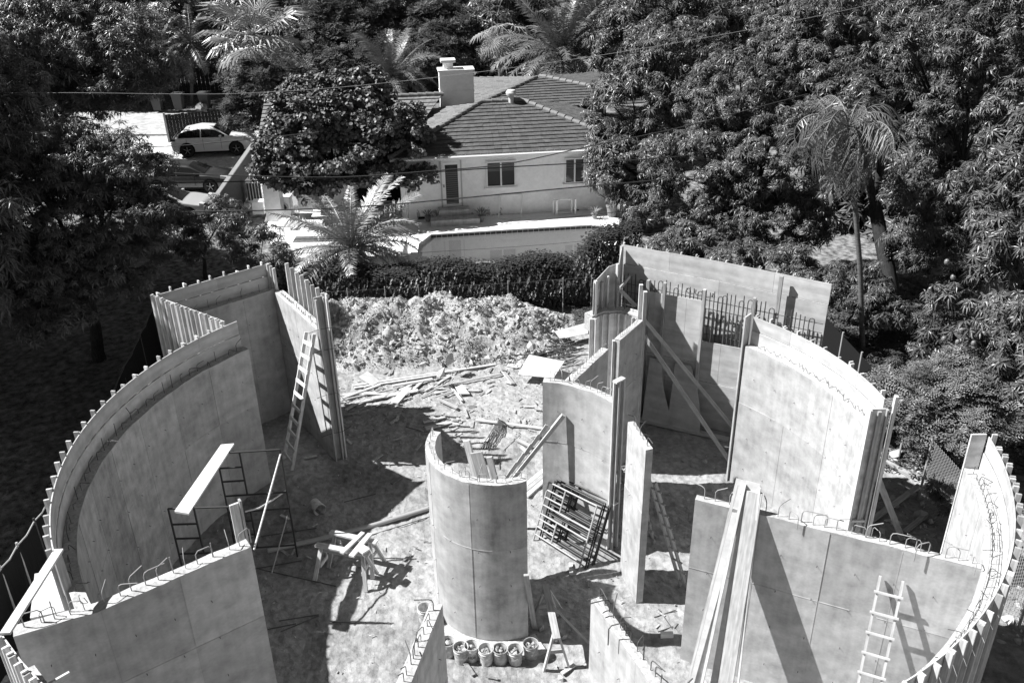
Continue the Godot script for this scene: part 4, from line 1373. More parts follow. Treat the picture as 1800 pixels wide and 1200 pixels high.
func build_house() -> void:
	var t := thing("house", "white single-storey house with grey tiled roof and chimney by a pool", "house", HO)
	var eave := 3.05
	var uw := 10.6
	var ul := (PL(448, 262, HO + HV * 2.5, HV) - HO).dot(HU)
	var body := hpart(t, "wall", 0.0, uw, -0.2, eave, 0.0, 8.4, M.white)
	hpart(t, "wall", ul + 0.4, 0.0, -0.2, eave - 0.1, 3.0, 9.5, M.white)
	hpart(t, "wall", 3.0, uw - 0.4, -0.2, eave + 0.2, 8.4, 15.5, M.white)
	hpart(t, "fascia", -0.35, uw + 0.35, eave - 0.06, eave + 0.1, -0.42, -0.36, M.white)
	hpart(t, "soffit", -0.35, uw + 0.35, eave - 0.03, eave, -0.36, 0.02, M.white)
	# front roof
	var ridge_y := PL(848, 180, HO + HV * 4.2, HV).y
	var ra := hp((PL(846, 180, HO + HV * 4.2, HV) - HO).dot(HU), ridge_y, 4.2)
	var rb := hp((PL(918, 178, HO + HV * 4.2, HV) - HO).dot(HU), ridge_y, 4.2)
	var e := [hp(-0.4, eave + 0.05, -0.42), hp(uw + 0.4, eave + 0.05, -0.42), hp(uw + 0.4, eave + 0.05, 8.8), hp(-0.4, eave + 0.05, 8.8)]
	var roof := Node3D.new()
	roof.name = "roof"
	t.add_child(roof)
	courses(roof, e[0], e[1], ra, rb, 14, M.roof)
	courses(roof, e[3], e[0], ra, ra + HV * 0.01, 14, M.roof_pale)  # paler tiles carry the sunlight on this slope in their colour
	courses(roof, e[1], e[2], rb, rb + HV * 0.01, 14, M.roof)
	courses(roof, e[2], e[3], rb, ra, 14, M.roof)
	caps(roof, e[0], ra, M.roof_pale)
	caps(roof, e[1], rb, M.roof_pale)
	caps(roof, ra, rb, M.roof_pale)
	# back roof
	var bv := 11.5
	var ap := PL(943, 137, HO + HV * bv, HV)
	var au := (ap - HO).dot(HU)
	var ay := ap.y
	var b := [hp(au - 4.6, eave + 0.5, bv - 4.8), hp(au + 6.2, eave + 0.5, bv - 4.8), hp(au + 6.2, eave + 0.5, bv + 5.0), hp(au - 4.6, eave + 0.5, bv + 5.0)]
	var pa := hp(au, ay, bv)
	var pb := hp(au + 0.3, ay, bv + 0.4)
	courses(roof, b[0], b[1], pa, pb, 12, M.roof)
	courses(roof, b[3], b[0], pb, pa, 12, M.roof_pale)  # light on the sunward slope put into paler tiles
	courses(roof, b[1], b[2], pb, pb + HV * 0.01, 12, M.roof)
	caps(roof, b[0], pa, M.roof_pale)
	caps(roof, b[1], pb, M.roof_pale)
	# side roof behind the round tree
	var sa := hp(ul, eave, 2.5)
	var sb := hp(0.5, eave, 2.5)
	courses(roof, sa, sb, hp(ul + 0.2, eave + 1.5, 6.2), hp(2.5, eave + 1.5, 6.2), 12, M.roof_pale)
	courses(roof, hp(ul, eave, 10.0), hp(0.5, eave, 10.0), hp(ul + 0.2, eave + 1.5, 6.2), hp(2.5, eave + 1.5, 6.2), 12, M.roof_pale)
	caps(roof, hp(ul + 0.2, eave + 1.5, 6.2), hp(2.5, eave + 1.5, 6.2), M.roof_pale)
	# chimney and vent
	var cv := 6.6
	var c0 := PL(775, 190, HO + HV * cv, HV)
	var c1 := PL(832, 124, HO + HV * cv, HV)
	var u0 := (c0 - HO).dot(HU)
	var u1 := (c1 - HO).dot(HU)
	var ch := hpart(t, "chimney", u0, u1, eave, c1.y, cv, cv + 0.9, M.white)
	hpart(ch, "cap", u0 - 0.06, u1 + 0.06, c1.y, c1.y + 0.08, cv - 0.06, cv + 0.96, M.white)
	hpart(ch, "band", u0 - 0.02, u1 + 0.02, c1.y - 1.05, c1.y - 0.98, cv - 0.03, cv + 0.9, M.white)
	hpart(ch, "flue", u0 + 0.25, u0 + 0.75, c1.y + 0.08, c1.y + 0.42, cv + 0.25, cv + 0.7, M.white)
	hpart(ch, "flue_cap", u0 + 0.12, u0 + 0.88, c1.y + 0.42, c1.y + 0.55, cv + 0.1, cv + 0.85, M.white)
	var vent := MB.new()
	var vp := ra.lerp(rb, 0.72) - HV * 0.15
	vent.lathe(vp - UP * 0.1, [Vector2(0.13, 0), Vector2(0.13, 0.42), Vector2(0.24, 0.44), Vector2(0.27, 0.56), Vector2(0.2, 0.68), Vector2(0, 0.72)], 12)
	part(t, "roof_vent", vent, M.steel_pale)
	# door and windows
	var d0 := hu(779, 363)
	var d1 := hu(808, 284)
	var door := hpart(t, "door", d0.x, d1.x, d0.y, d1.y, -0.03, 0.1, M.white)
	hpart(door, "frame", d0.x - 0.07, d0.x, d0.y, d1.y + 0.08, -0.06, 0.05, M.plastic_grey)
	hpart(door, "frame", d1.x, d1.x + 0.07, d0.y, d1.y + 0.08, -0.06, 0.05, M.plastic_grey)
	hpart(door, "pane", d0.x + 0.17, d1.x - 0.12, d0.y + 0.12, d1.y - 0.12, -0.036, 0.0, M.window_glass)
	for k in 16:
		hpart(door, "louvre", d0.x + 0.19, d1.x - 0.14, d0.y + 0.2 + 0.1 * k, d0.y + 0.25 + 0.1 * k, -0.042, -0.036, M.blind)
	hpart(door, "handle", d0.x + 0.06, d0.x + 0.1, d0.y + 0.95, d0.y + 1.07, -0.09, -0.03, M.steel_dark)
	hpart(t, "wall_lamp", d0.x - 0.3, d0.x - 0.18, d1.y - 0.55, d1.y - 0.3, -0.1, 0.0, M.plastic_grey)
	window_in(t, 855, 281, 906, 329, 2)
	window_in(t, 992, 276, 1028, 322, 2)
	for q in [[735, 380, 750, 385], [1008, 368, 1018, 373]]:
		var a := hu(q[0], q[3])
		var b2 := hu(q[2], q[1])
		hpart(t, "wall_vent", a.x, b2.x, a.y, b2.y, -0.012, 0.05, M.black)
	hpart(t, "door_step", d0.x - 0.25, d1.x + 0.35, -0.15, d0.y - 0.02, -0.55, 0.0, M.concrete)
	hpart(t, "door_step", d0.x - 0.65, d1.x + 0.75, -0.15, d0.y * 0.5, -1.15, -0.5, M.concrete)
	hpart(t, "porch_shade", -2.6, -0.02, 0.1, 2.4, 2.9, 3.02, M.black)  # flat black panel painting the shade of the porch
	var gut := MB.new()
	gut.tube([hp(-0.4, eave - 0.02, -0.5), hp(uw + 0.4, eave - 0.02, -0.5)], 0.06, 6)
	part(t, "gutter", gut, M.plastic_white)
	var dpipe := MB.new()
	dpipe.tube([hp(0.25, eave - 0.05, -0.48), hp(0.25, eave - 0.3, -0.06), hp(0.25, 0.05, -0.06)], 0.045, 6)
	part(t, "downpipe", dpipe, M.plastic_white)
	# stains and flaked paint at the foot of the wall, with outlines of their own
	var sn := FastNoiseLite.new()
	sn.seed = 40
	sn.frequency = 1.4
	sn.fractal_octaves = 4
	var stain := MB.new()
	var k0 := hu(740, 380).x
	for i in 130:
		for j in 26:
			var u := k0 - 0.2 + i * 0.032
			var y := 0.0 + j * 0.032
			var reach := 0.28 + sn.get_noise_1d(u * 1.6) * 0.75
			if y < reach and sn.get_noise_2d(u * 3.0, y * 3.0) > -0.12:
				stain.quad(hp(u, y, -0.004), hp(u + 0.032, y, -0.004), hp(u + 0.032, y + 0.032, -0.004), hp(u, y + 0.032, -0.004), -HV)
	stuff(part(t, "paint_stain", stain, M.concrete))
	# pool and deck
	var deck := MB.new()
	var dk := [hp(-13.0, 0, 6.0), hp(14.0, 0, 0.3), hp(12.6, 0, -11.4), hp(-13.0, 0, -11.4)]
	var pool := pool_line()
	var outline := PackedVector2Array([xz(P(462, 396)), xz(P(478, 345)), xz(hp(0, 0, 8)), xz(hp(13, 0, 4)), xz(hp(9.6, 0, -3.0)), xz(hp(8.4, 0, -9.2)), xz(P(506, 500))])
	var holes := pool
	var polys := around(outline, holes)
	for poly in polys:
		var idx := Geometry2D.triangulate_polygon(poly)
		for i in range(0, idx.size(), 3):
			deck.flat(v3(poly[idx[i]], 0.0), v3(poly[idx[i + 1]], 0.0), v3(poly[idx[i + 2]], 0.0), UP)
	setting("pool_deck", deck, M.deck)
	var wat := MB.new()
	var wi := Geometry2D.triangulate_polygon(holes)
	for i in range(0, wi.size(), 3):
		wat.flat(v3(holes[wi[i]], -0.13), v3(holes[wi[i + 1]], -0.13), v3(holes[wi[i + 2]], -0.13), UP)
	setting("pool_water", wat, M.water)
	var bas := MB.new()
	for i in range(0, wi.size(), 3):
		bas.flat(v3(holes[wi[i]], -1.35), v3(holes[wi[i + 1]], -1.35), v3(holes[wi[i + 2]], -1.35), UP)
	var mid := Vector2.ZERO
	for p in pool:
		mid += p / pool.size()
	for i in pool.size():
		var a: Vector2 = pool[i]
		var c: Vector2 = pool[(i + 1) % pool.size()]
		bas.flat4(v3(a, -1.35), v3(c, -1.35), v3(c, 0.0), v3(a, 0.0), v3(mid - (a + c) * 0.5, 0))
	setting("pool_basin", bas, M.pool)
	var pt := thing("pool_surround", "white coping with a dark tile band round the swimming pool", "pool edge", v3(pool[3], 0))
	var tile := MB.new()
	tile.box(Vector3(0, 0, 0), Vector3(0.11, 0, 0), Vector3(0, 0.055, 0), Vector3(0, 0, 0.01))
	var tm := tile.mesh()
	for i in pool.size() - 1:
		var a: Vector2 = pool[i]
		var c: Vector2 = pool[i + 1]
		var d := (c - a).normalized()
		var l := (c - a).length()
		var cp := MB.new()
		cp.box(v3((a + c) * 0.5 + Vector2(d.y, -d.x) * 0.12, 0.02), v3(d, 0) * (l * 0.5), UP * 0.03, v3(Vector2(-d.y, d.x), 0) * 0.15)
		part(pt, "coping", cp, M.deck)
		var nt := int(l / 0.24)
		for k in (nt if i > 1 and i < 6 else 0):
			var p := a.lerp(c, (k + 0.5) / nt)
			shared(pt, "tile", tm, M.steel_dark, Transform3D(Basis(v3(d, 0), UP, v3(Vector2(-d.y, d.x), 0)), v3(p, -0.08)))
	# raised wall at the pool's near end
	var rp := P(700, 470)
	var rw := MB.new()
	rw.abox(Vector3(rp.x - 1.1, -0.1, rp.z - 1.6), Vector3(rp.x + 0.25, 0.75, rp.z + 0.6))
	one("planter_wall", "low white block at the end of the pool under the date palm", "wall", rw, M.white)
	# by the house wall
	var fr := thing("leaning_frame", "white rectangular frame leaning on the house wall", "frame", hp(4.2, 0, -0.5))  # a plain white frame, no screen in it
	var fa := [hu(873, 384), hu(912, 382), hu(918, 347), hu(880, 348)]
	var fq := []
	for k in 4:
		fq.append(hp(fa[k].x, 0.02 if k < 2 else 1.0, -0.62 if k < 2 else -0.06))
	for k in 4:
		lum(fr, "bar", fq[k], fq[(k + 1) % 4], 0.07, 0.04, HV, M.plastic_white)
	var tb := thing("folding_table", "small white folded table frame beside the house wall", "table", hp(7, 0, -0.4))
	var ta := [hu(970, 382), hu(1002, 380), hu(1002, 356), hu(970, 357)]
	for k in 4:
		lum(tb, "bar", hp(ta[k].x, 0.05 if k < 2 else 0.72, -0.4), hp(ta[(k + 1) % 4].x, 0.05 if (k + 1) % 4 < 2 else 0.72, -0.4), 0.07, 0.05, HV, M.plastic_white)
	for k in 2:
		lum(tb, "leg", hp(ta[k].x + 0.14, 0.02, -0.55), hp(ta[k].x + 0.14, 0.76, -0.55), 0.08, 0.06, HU, M.plastic_white)
	# white goods and furniture in the side yard
	var g1 := [["white_cabinet", "white cabinet with a slatted front beside the stepping stones", 452, 352, 0.75, 1.1, 0.6], ["washing_machine", "white washing machine with round door in the side yard", 503, 378, 0.65, 0.95, 0.62], ["refrigerator", "tall white refrigerator in the side yard under the round-leaved tree", 486, 385, 0.75, 1.75, 0.7], ["chest", "low white chest beside the stepping stones", 457, 374, 0.55, 0.6, 0.5], ["wall_panel", "pale panel leaning on the porch wall in the side yard", 538, 372, 0.7, 2.0, 0.1]]
	for q in g1:
		var o := P(q[2], q[3])
		var tt := thing(q[0], q[1], q[0].replace("_", " "), o)
		var mb := MB.new()
		mb.box(o + UP * q[5] * 0.5, Vector3(q[4] * 0.5, 0, 0), Vector3(0, q[5] * 0.5, 0), Vector3(0, 0, q[6] * 0.5))
		part(tt, "body", mb, M.white)
		var lid := MB.new()
		lid.box(o + UP * (q[5] + 0.02), Vector3(q[4] * 0.52, 0, 0), Vector3(0, 0.018, 0), Vector3(0, 0, q[6] * 0.52))
		part(tt, "top", lid, M.plastic_white)
		if q[0] == "washing_machine":
			var dr := MB.new()
			dr.tube([o + Vector3(0, 0.5, q[6] * 0.5), o + Vector3(0, 0.5, q[6] * 0.5 + 0.04)], 0.24, 16)
			part(tt, "door", dr, M.plastic_grey)
			var gl := MB.new()
			gl.tube([o + Vector3(0, 0.5, q[6] * 0.5 + 0.04), o + Vector3(0, 0.5, q[6] * 0.5 + 0.05)], 0.16, 16)
			part(tt, "glass", gl, M.glass)
		elif q[0] == "white_cabinet":
			for k in 5:
				lum(tt, "slat", o + Vector3(-0.3 + 0.15 * k, 0.1, q[6] * 0.5 + 0.01), o + Vector3(-0.3 + 0.15 * k, 1.0, q[6] * 0.5 + 0.01), 0.09, 0.02, Vector3.RIGHT, M.steel_dark)
	for q in [["garden_table", "long white table on the deck beside the date palm", 530, 420, 2.0, 0.8], ["garden_table", "second white table near the planter block", 545, 465, 2.6, 1.2]]:
		var o := P(q[2], q[3])
		var tt := thing(q[0], q[1], "table", o)
		var mb := MB.new()
		mb.box(o + UP * 0.74, Vector3(q[4] * 0.5, 0, 0), Vector3(0, 0.03, 0), Vector3(0, 0, q[5] * 0.5))
		part(tt, "tabletop", mb, M.plastic_white)
		for sx in [-1, 1]:
			for sz in [-1, 1]:
				lum(tt, "leg", o + Vector3(sx * q[4] * 0.42, 0, sz * q[5] * 0.4), o + Vector3(sx * q[4] * 0.42, 0.72, sz * q[5] * 0.4), 0.06, 0.06, Vector3.RIGHT, M.plastic_white)
	for q in [[504, 402, "white plastic chair near the refrigerator"], [519, 395, "white plastic chair beside the long white table"], [597, 408, "white plastic chair behind the palm fronds"]]:
		var o := P(q[0], q[1])
		var tt := thing("plastic_chair", q[2], "chair", o)
		var st := MB.new()
		st.box(o + UP * 0.43, Vector3(0.22, 0, 0), Vector3(0, 0.02, 0), Vector3(0, 0, 0.22))
		part(tt, "seat", st, M.plastic_white)
		for k in 5:
			lum(tt, "back_slat", o + Vector3(-0.18 + 0.09 * k, 0.45, -0.22), o + Vector3(-0.18 + 0.09 * k, 0.85, -0.28), 0.06, 0.02, Vector3.RIGHT, M.plastic_white)
		for sx in [-1, 1]:
			for sz in [-1, 1]:
				lum(tt, "leg", o + Vector3(sx * 0.22, 0, sz * 0.22), o + Vector3(sx * 0.19, 0.43, sz * 0.19), 0.04, 0.04, Vector3.RIGHT, M.plastic_white)
	# stepping stones
	var path := MB.new()
	path.flat4(P(440, 300, -0.12), P(452, 300, -0.12), P(430, 395, -0.12), P(400, 395, -0.12), UP)
	var pn := setting("path", path, M.black)
	for k in 13:
		var f := k / 12.0
		var mb := MB.new()
		var a := P(lerpf(446, 402, f), 306 + 86 * f)
		var c := P(lerpf(456, 428, f), 306 + 86 * f)
		var w := (c - a) * 0.5
		mb.box((a + c) * 0.5 - UP * 0.07, w, UP * 0.03, Vector3(0, 0, 0.24 + 0.02 * k))
		var st := MeshInstance3D.new()
		st.mesh = mb.mesh()
		st.material_override = M.concrete
		st.name = "paver"
		pn.add_child(st, true)
	# boundary wall beside the cars
	var w0 := P(447, 247, 1.85)
	var w1 := P(378, 345, 1.85)
	var bw := thing("boundary_wall", "garden wall beside the parked cars, shaded face coloured dark, lit top coloured paler", "wall", w0 * Vector3(1, 0, 1))
	var dd := (w1 - w0).normalized()
	var ss := Vector3(-dd.z, 0, dd.x)
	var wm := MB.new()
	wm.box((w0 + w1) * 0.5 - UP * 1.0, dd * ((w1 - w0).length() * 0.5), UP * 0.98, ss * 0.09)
	part(bw, "panel", wm, M.dark_wood)  # near black puts the shade of the wall face into its colour
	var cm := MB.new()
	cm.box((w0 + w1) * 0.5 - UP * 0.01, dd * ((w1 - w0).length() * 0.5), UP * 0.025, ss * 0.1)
	part(bw, "coping", cm, M.terracotta)  # paler strip paints the light on the wall top
	# yard gravel, street, verge
	var yd := MB.new()
	yd.flat4(P(230, 240, -0.1), P(455, 236, -0.1), P(392, 350, -0.1), P(255, 350, -0.1), UP)
	setting("gravel_yard", yd, M.gravel)
	var rd := MB.new()
	rd.flat4(P(-300, 236, -0.12), P(900, 236, -0.12), P(900, 196, -0.12), P(-300, 196, -0.12), UP)
	setting("road", rd, M.road)
	var vg := MB.new()
	vg.flat4(P(-300, 196, -0.11), P(900, 196, -0.11), P(900, 168, -0.11), P(-300, 168, -0.11), UP)
	setting("verge", vg, tri(mat(0.17, 0.95, 0.2), M.soil.albedo_texture, 0.3, 0.5))
	# wooden fence behind the white car
	var gf := thing("board_fence", "dark board fence standing behind the white car", "fence", P(300, 252))
	var g0 := P(297, 250)
	var gh := 1.75
	var g1v := PZ(412, 190, g0.z - 1.2)
	g1v.y = 0
	var gd := (g1v - g0).normalized()
	var gl := (g1v - g0).length()
	for k in int(gl / 0.2):
		var p := g0 + gd * (0.2 * k + 0.1)
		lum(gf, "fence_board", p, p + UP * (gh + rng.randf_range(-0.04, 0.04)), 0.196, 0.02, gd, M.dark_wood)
	lum(gf, "post", g0, g0 + UP * 1.85, 0.12, 0.12, gd, M.old_lumber)
	for y in [0.4, 1.4]:
		lum(gf, "rail", g0 + UP * y - gd.cross(UP) * 0.04, g1v + UP * y - gd.cross(UP) * 0.04, 0.09, 0.04, UP, M.dark_wood)
	# dark hedge-fence across the street
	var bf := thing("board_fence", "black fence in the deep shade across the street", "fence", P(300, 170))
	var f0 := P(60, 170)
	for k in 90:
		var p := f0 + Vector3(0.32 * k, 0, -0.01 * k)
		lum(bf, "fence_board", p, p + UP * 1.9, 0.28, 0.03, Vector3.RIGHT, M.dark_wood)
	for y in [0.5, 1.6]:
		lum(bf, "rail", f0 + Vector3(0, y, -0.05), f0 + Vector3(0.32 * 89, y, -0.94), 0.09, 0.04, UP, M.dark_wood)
	# wheeled bins
	for q in [[279, 194, "first wheeled bin on the verge, lid slightly wide"], [316, 193, "second wheeled bin on the verge, above the fence corner"]]:
		bin_at(P(q[0], q[1]), q[2])
	var bg := thing("rubbish_bag", "crumpled dark rubbish heap in a tipped bin on the verge", "rubbish", P(356, 190))
	var rm := rock_mesh(12)
	for k in 5:
		shared(bg, "bag", rm, M.bin, turned(P(350 + 4 * (k % 3), 187 + k, 0.3 + 0.22 * (k / 2)), 0.42))
	bin_at(P(362, 191), "tipped-back dark bin beside the rubbish heap", 0.5)
	# far house
	var fh := thing("house", "far white-roofed house glimpsed behind dark palms across the street", "house", PZ(300, 150, -84) * Vector3(1, 0, 1))
	var o := PZ(300, 60, -84)
	var mbw := MB.new()
	mbw.abox(Vector3(o.x - 10, -0.2, o.z - 5), Vector3(o.x + 8, 3.2, o.z + 1))
	part(fh, "wall", mbw, M.white)
	var mr := MB.new()
	mr.flat4(Vector3(o.x - 11, 3.2, o.z + 1.8), Vector3(o.x + 9, 3.2, o.z + 1.8), Vector3(o.x + 7, 5.4, o.z - 3), Vector3(o.x - 9, 5.4, o.z - 3), UP)
	part(fh, "roof", mr, M.deck)

func bin_at(o: Vector3, label: String, tone := 1.0) -> void:
	var t := thing("wheeled_bin", label, "bin", o)
	var mb := MB.new()
	mb.col = Color(tone, tone, tone)
	var lo := [Vector3(-0.26, 0.06, -0.3), Vector3(0.26, 0.06, -0.3), Vector3(0.26, 0.06, 0.3), Vector3(-0.26, 0.06, 0.3)]
	var hi := [Vector3(-0.36, 1.15, -0.4), Vector3(0.36, 1.15, -0.4), Vector3(0.36, 1.15, 0.4), Vector3(-0.36, 1.15, 0.4)]
	for k in 4:
		mb.flat4(o + lo[k], o + lo[(k + 1) % 4], o + hi[(k + 1) % 4], o + hi[k], (lo[k] + lo[(k + 1) % 4]) * Vector3(1, 0, 1))
	part(t, "body", mb, M.bin)
	var lid := MB.new()
	lid.box(o + UP * 1.19, Vector3(0.41, 0, 0), Vector3(0, 0.04, 0), Vector3(0, 0.0, 0.45))
	part(t, "lid", lid, M.bin)
	for k in [-1, 1]:
		var w := MB.new()
		w.tube([o + Vector3(k * 0.26, 0.12, -0.32), o + Vector3(k * 0.33, 0.12, -0.32)], 0.13, 12)
		part(t, "wheel", w, M.tyre)

# ---------- cars ----------
func car(label: String, at: Vector3, yaw: float, prof: Array, length: float, width: float, paint: Material, belt: float, wheel_r: float, axles: Array) -> void:
	# prof: [x along the car, top height, half width at the top]; x from the rear (0) to the nose (length)
	var t := thing("parked_car", label, "car", at)
	var bs := Basis(UP, yaw)
	var W := func(p: Vector3) -> Vector3: return at + bs * (p - Vector3(length * 0.5, 0, 0))
	var top_at := func(x: float) -> Vector2:
		for i in prof.size() - 1:
			if x <= prof[i + 1][0]:
				var f: float = (x - prof[i][0]) / (prof[i + 1][0] - prof[i][0])
				f = f * f * (3.0 - 2.0 * f) * 0.35 + f * 0.65
				return Vector2(lerpf(prof[i][1], prof[i + 1][1], f), lerpf(prof[i][2], prof[i + 1][2], f))
		return Vector2(prof[-1][1], prof[-1][2])
	var half := func(x: float) -> float:
		var e: float = minf(x, length - x)
		return width * 0.5 * (0.8 + 0.2 * sqrt(clampf(e / 0.7, 0.0, 1.0)))
	var section := func(x: float) -> Array:
		var tp: Vector2 = top_at.call(x)
		var w: float = half.call(x)
		var e: float = minf(x, length - x)
		var low := 0.2 + 0.16 * (1.0 - sqrt(clampf(e / 0.6, 0.0, 1.0)))
		var bl: float = minf(belt + 0.05 * (1.0 - x / length), tp.x - 0.02)
		return [Vector3(x, low, 0), Vector3(x, low, w * 0.86), Vector3(x, low + 0.12, w * 0.97), Vector3(x, lerpf(low, bl, 0.6), w), Vector3(x, bl - 0.06, w * 0.98), Vector3(x, bl, w * 0.95), Vector3(x, lerpf(bl, tp.x, 0.8), lerpf(w * 0.95, tp.y, 0.85)), Vector3(x, tp.x - 0.015, tp.y * 0.93), Vector3(x, tp.x + 0.012, tp.y * 0.55), Vector3(x, tp.x + 0.02, 0)]
	var n := 44
	var grid := []
	for i in n + 1:
		grid.append(section.call(length * i / n))
	var nor := []
	for i in n + 1:
		var row := []
		for j in grid[i].size():
			var du: Vector3 = grid[min(i + 1, n)][j] - grid[max(i - 1, 0)][j]
			var dv: Vector3 = grid[i][min(j + 1, 9)] - grid[i][max(j - 1, 0)]
			var nn := dv.cross(du).normalized()
			var outward: Vector3 = grid[i][j] - Vector3(clampf(grid[i][j].x, 1.0, length - 1.0), 0.6, 0)
			row.append(nn if nn.dot(outward) > 0.0 else -nn)
		nor.append(row)
	var body := MB.new()
	for s in [1.0, -1.0]:
		var fl := Vector3(1, 1, s)
		for i in n:
			for j in 9:
				body.tri(W.call(grid[i][j] * fl), W.call(grid[i + 1][j] * fl), W.call(grid[i + 1][j + 1] * fl), bs * (nor[i][j] * fl), bs * (nor[i + 1][j] * fl), bs * (nor[i + 1][j + 1] * fl))
				body.tri(W.call(grid[i][j] * fl), W.call(grid[i + 1][j + 1] * fl), W.call(grid[i][j + 1] * fl), bs * (nor[i][j] * fl), bs * (nor[i + 1][j + 1] * fl), bs * (nor[i][j + 1] * fl))
		for e in [0, n]:
			for j in 9:
				body.flat(W.call(Vector3(grid[e][0].x, 0.5, 0)), W.call(grid[e][j] * fl), W.call(grid[e][j + 1] * fl), bs * Vector3(-1 if e == 0 else 1, 0, 0))
	part(t, "body", body, paint)
	var ws: float = prof[5][0]   # foot of the windscreen
	var rs: float = prof[4][0]   # its top
	var rt: float = prof[2][0]   # top of the rear screen
	var rf: float = prof[1][0]
	for s in [1.0, -1.0]:
		var fl := Vector3(1, 1, s)
		for span in [[rf + 0.35, lerpf(rf, ws, 0.5) - 0.03], [lerpf(rf, ws, 0.5) + 0.03, ws - 0.28]]:
			var g := MB.new()
			var prev := []
			for i in 13:
				var x: float = lerpf(span[0], span[1], i / 12.0)
				var sc: Array = section.call(x)
				var tp: Vector2 = top_at.call(x)
				var hgt: float = clampf((tp.x - sc[5].y - 0.1), 0.0, 1.0)
				var lo: Vector3 = sc[5] + Vector3(0, 0.02, 0.012)
				var hi: Vector3 = sc[5].lerp(sc[6], 0.98) + Vector3(0, 0.0, 0.014)
				if hgt < 0.05:
					hi = lo
				var a: Vector3 = W.call(lo * fl)
				var b: Vector3 = W.call(hi * fl)
				if i > 0:
					g.flat4(prev[0], a, b, prev[1], bs * Vector3(0, 0.2, s))
				prev = [a, b]
			part(t, "side_window", g, M.glass)
	for q in [["windscreen", rs + 0.06, ws - 0.05], ["rear_window", rf + 0.06, rt - 0.08]]:
		var g := MB.new()
		for i in 6:
			var x0: float = lerpf(q[1], q[2], i / 6.0)
			var x1: float = lerpf(q[1], q[2], (i + 1) / 6.0)
			var s0: Array = section.call(x0)
			var s1: Array = section.call(x1)
			for s in [1.0, -1.0]:
				var fl := Vector3(1, 1, s)
				var lift := Vector3(0, 0.014, 0)
				g.flat4(W.call((s0[7] + lift) * fl), W.call((s1[7] + lift) * fl), W.call((s1[8] + lift) * fl), W.call((s0[8] + lift) * fl), UP)
				g.flat4(W.call((s0[8] + lift) * fl), W.call((s1[8] + lift) * fl), W.call((s1[9] + lift) * fl), W.call((s0[9] + lift) * fl), UP)
		part(t, q[0], g, M.glass)
	for ax in axles:
		for s in [1.0, -1.0]:
			var w: float = half.call(ax) * s
			var arch := MB.new()
			arch.tube([W.call(Vector3(ax, wheel_r + 0.02, w - s * 0.02)), W.call(Vector3(ax, wheel_r + 0.02, w + s * 0.008))], wheel_r + 0.07, 20)
			part(t, "wheel_arch", arch, M.black)
			var wh := MB.new()
			wh.tube([W.call(Vector3(ax, wheel_r, w - s * 0.2)), W.call(Vector3(ax, wheel_r, w + s * 0.02))], wheel_r, 20)
			var wp := part(t, "wheel", wh, M.tyre)
			var rim := MB.new()
			rim.tube([W.call(Vector3(ax, wheel_r, w + s * 0.02)), W.call(Vector3(ax, wheel_r, w + s * 0.028))], wheel_r * 0.62, 16)
			part(wp, "rim", rim, M.black)
			for k in 5:
				var a := TAU * k / 5 + 0.3
				var sp := MB.new()
				sp.tube([W.call(Vector3(ax, wheel_r, w + s * 0.032)), W.call(Vector3(ax + cos(a) * wheel_r * 0.58, wheel_r + sin(a) * wheel_r * 0.58, w + s * 0.032))], 0.02, 5)
				part(wp, "spoke", sp, M.steel)
	for s in [1.0, -1.0]:
		var lamp := MB.new()
		lamp.box(W.call(Vector3(length - 0.28, belt - 0.12, (half.call(length - 0.3) - 0.12) * s)), bs * Vector3(0.2, -0.03, 0), UP * 0.07, bs * Vector3(0, 0, 0.14))
		part(t, "headlight", lamp, M.plastic_grey)
		var tail := MB.new()
		tail.box(W.call(Vector3(0.16, belt - 0.06, (half.call(0.16) - 0.12) * s)), bs * Vector3(0.13, 0, 0), UP * 0.06, bs * Vector3(0, 0, 0.16))
		part(t, "tail_light", tail, M.paint_dark)
		var mir := MB.new()
		mir.box(W.call(Vector3(ws - 0.5, belt + 0.08, (width * 0.5 + 0.06) * s)), bs * Vector3(0.06, 0, 0), UP * 0.07, bs * Vector3(0, 0, 0.1))
		part(t, "mirror", mir, paint)
		for k in 2:
			var hd := MB.new()
			hd.box(W.call(Vector3(length * (0.36 + 0.2 * k), belt - 0.12, (half.call(2.0) + 0.01) * s)), bs * Vector3(0.1, 0, 0), UP * 0.015, bs * Vector3(0, 0, 0.02))
			part(t, "door_handle", hd, paint)
	for s in [1.0, -1.0]:
		for f in [0.2, 0.4, 0.62]:
			var sm := MB.new()
			sm.box(W.call(Vector3(length * f, lerpf(0.34, belt, 0.52), (half.call(length * f) + 0.001) * s)), bs * Vector3(0.006, 0, 0), UP * (belt - 0.42) * 0.5, bs * Vector3(0, 0, 0.004))
			part(t, "door_seam", sm, M.black)
	var sill := MB.new()
	sill.box(W.call(Vector3(length * 0.5, 0.24, 0)), bs * Vector3(length * 0.44, 0, 0), UP * 0.07, bs * Vector3(0, 0, width * 0.46))
	part(t, "underbody", sill, M.black)

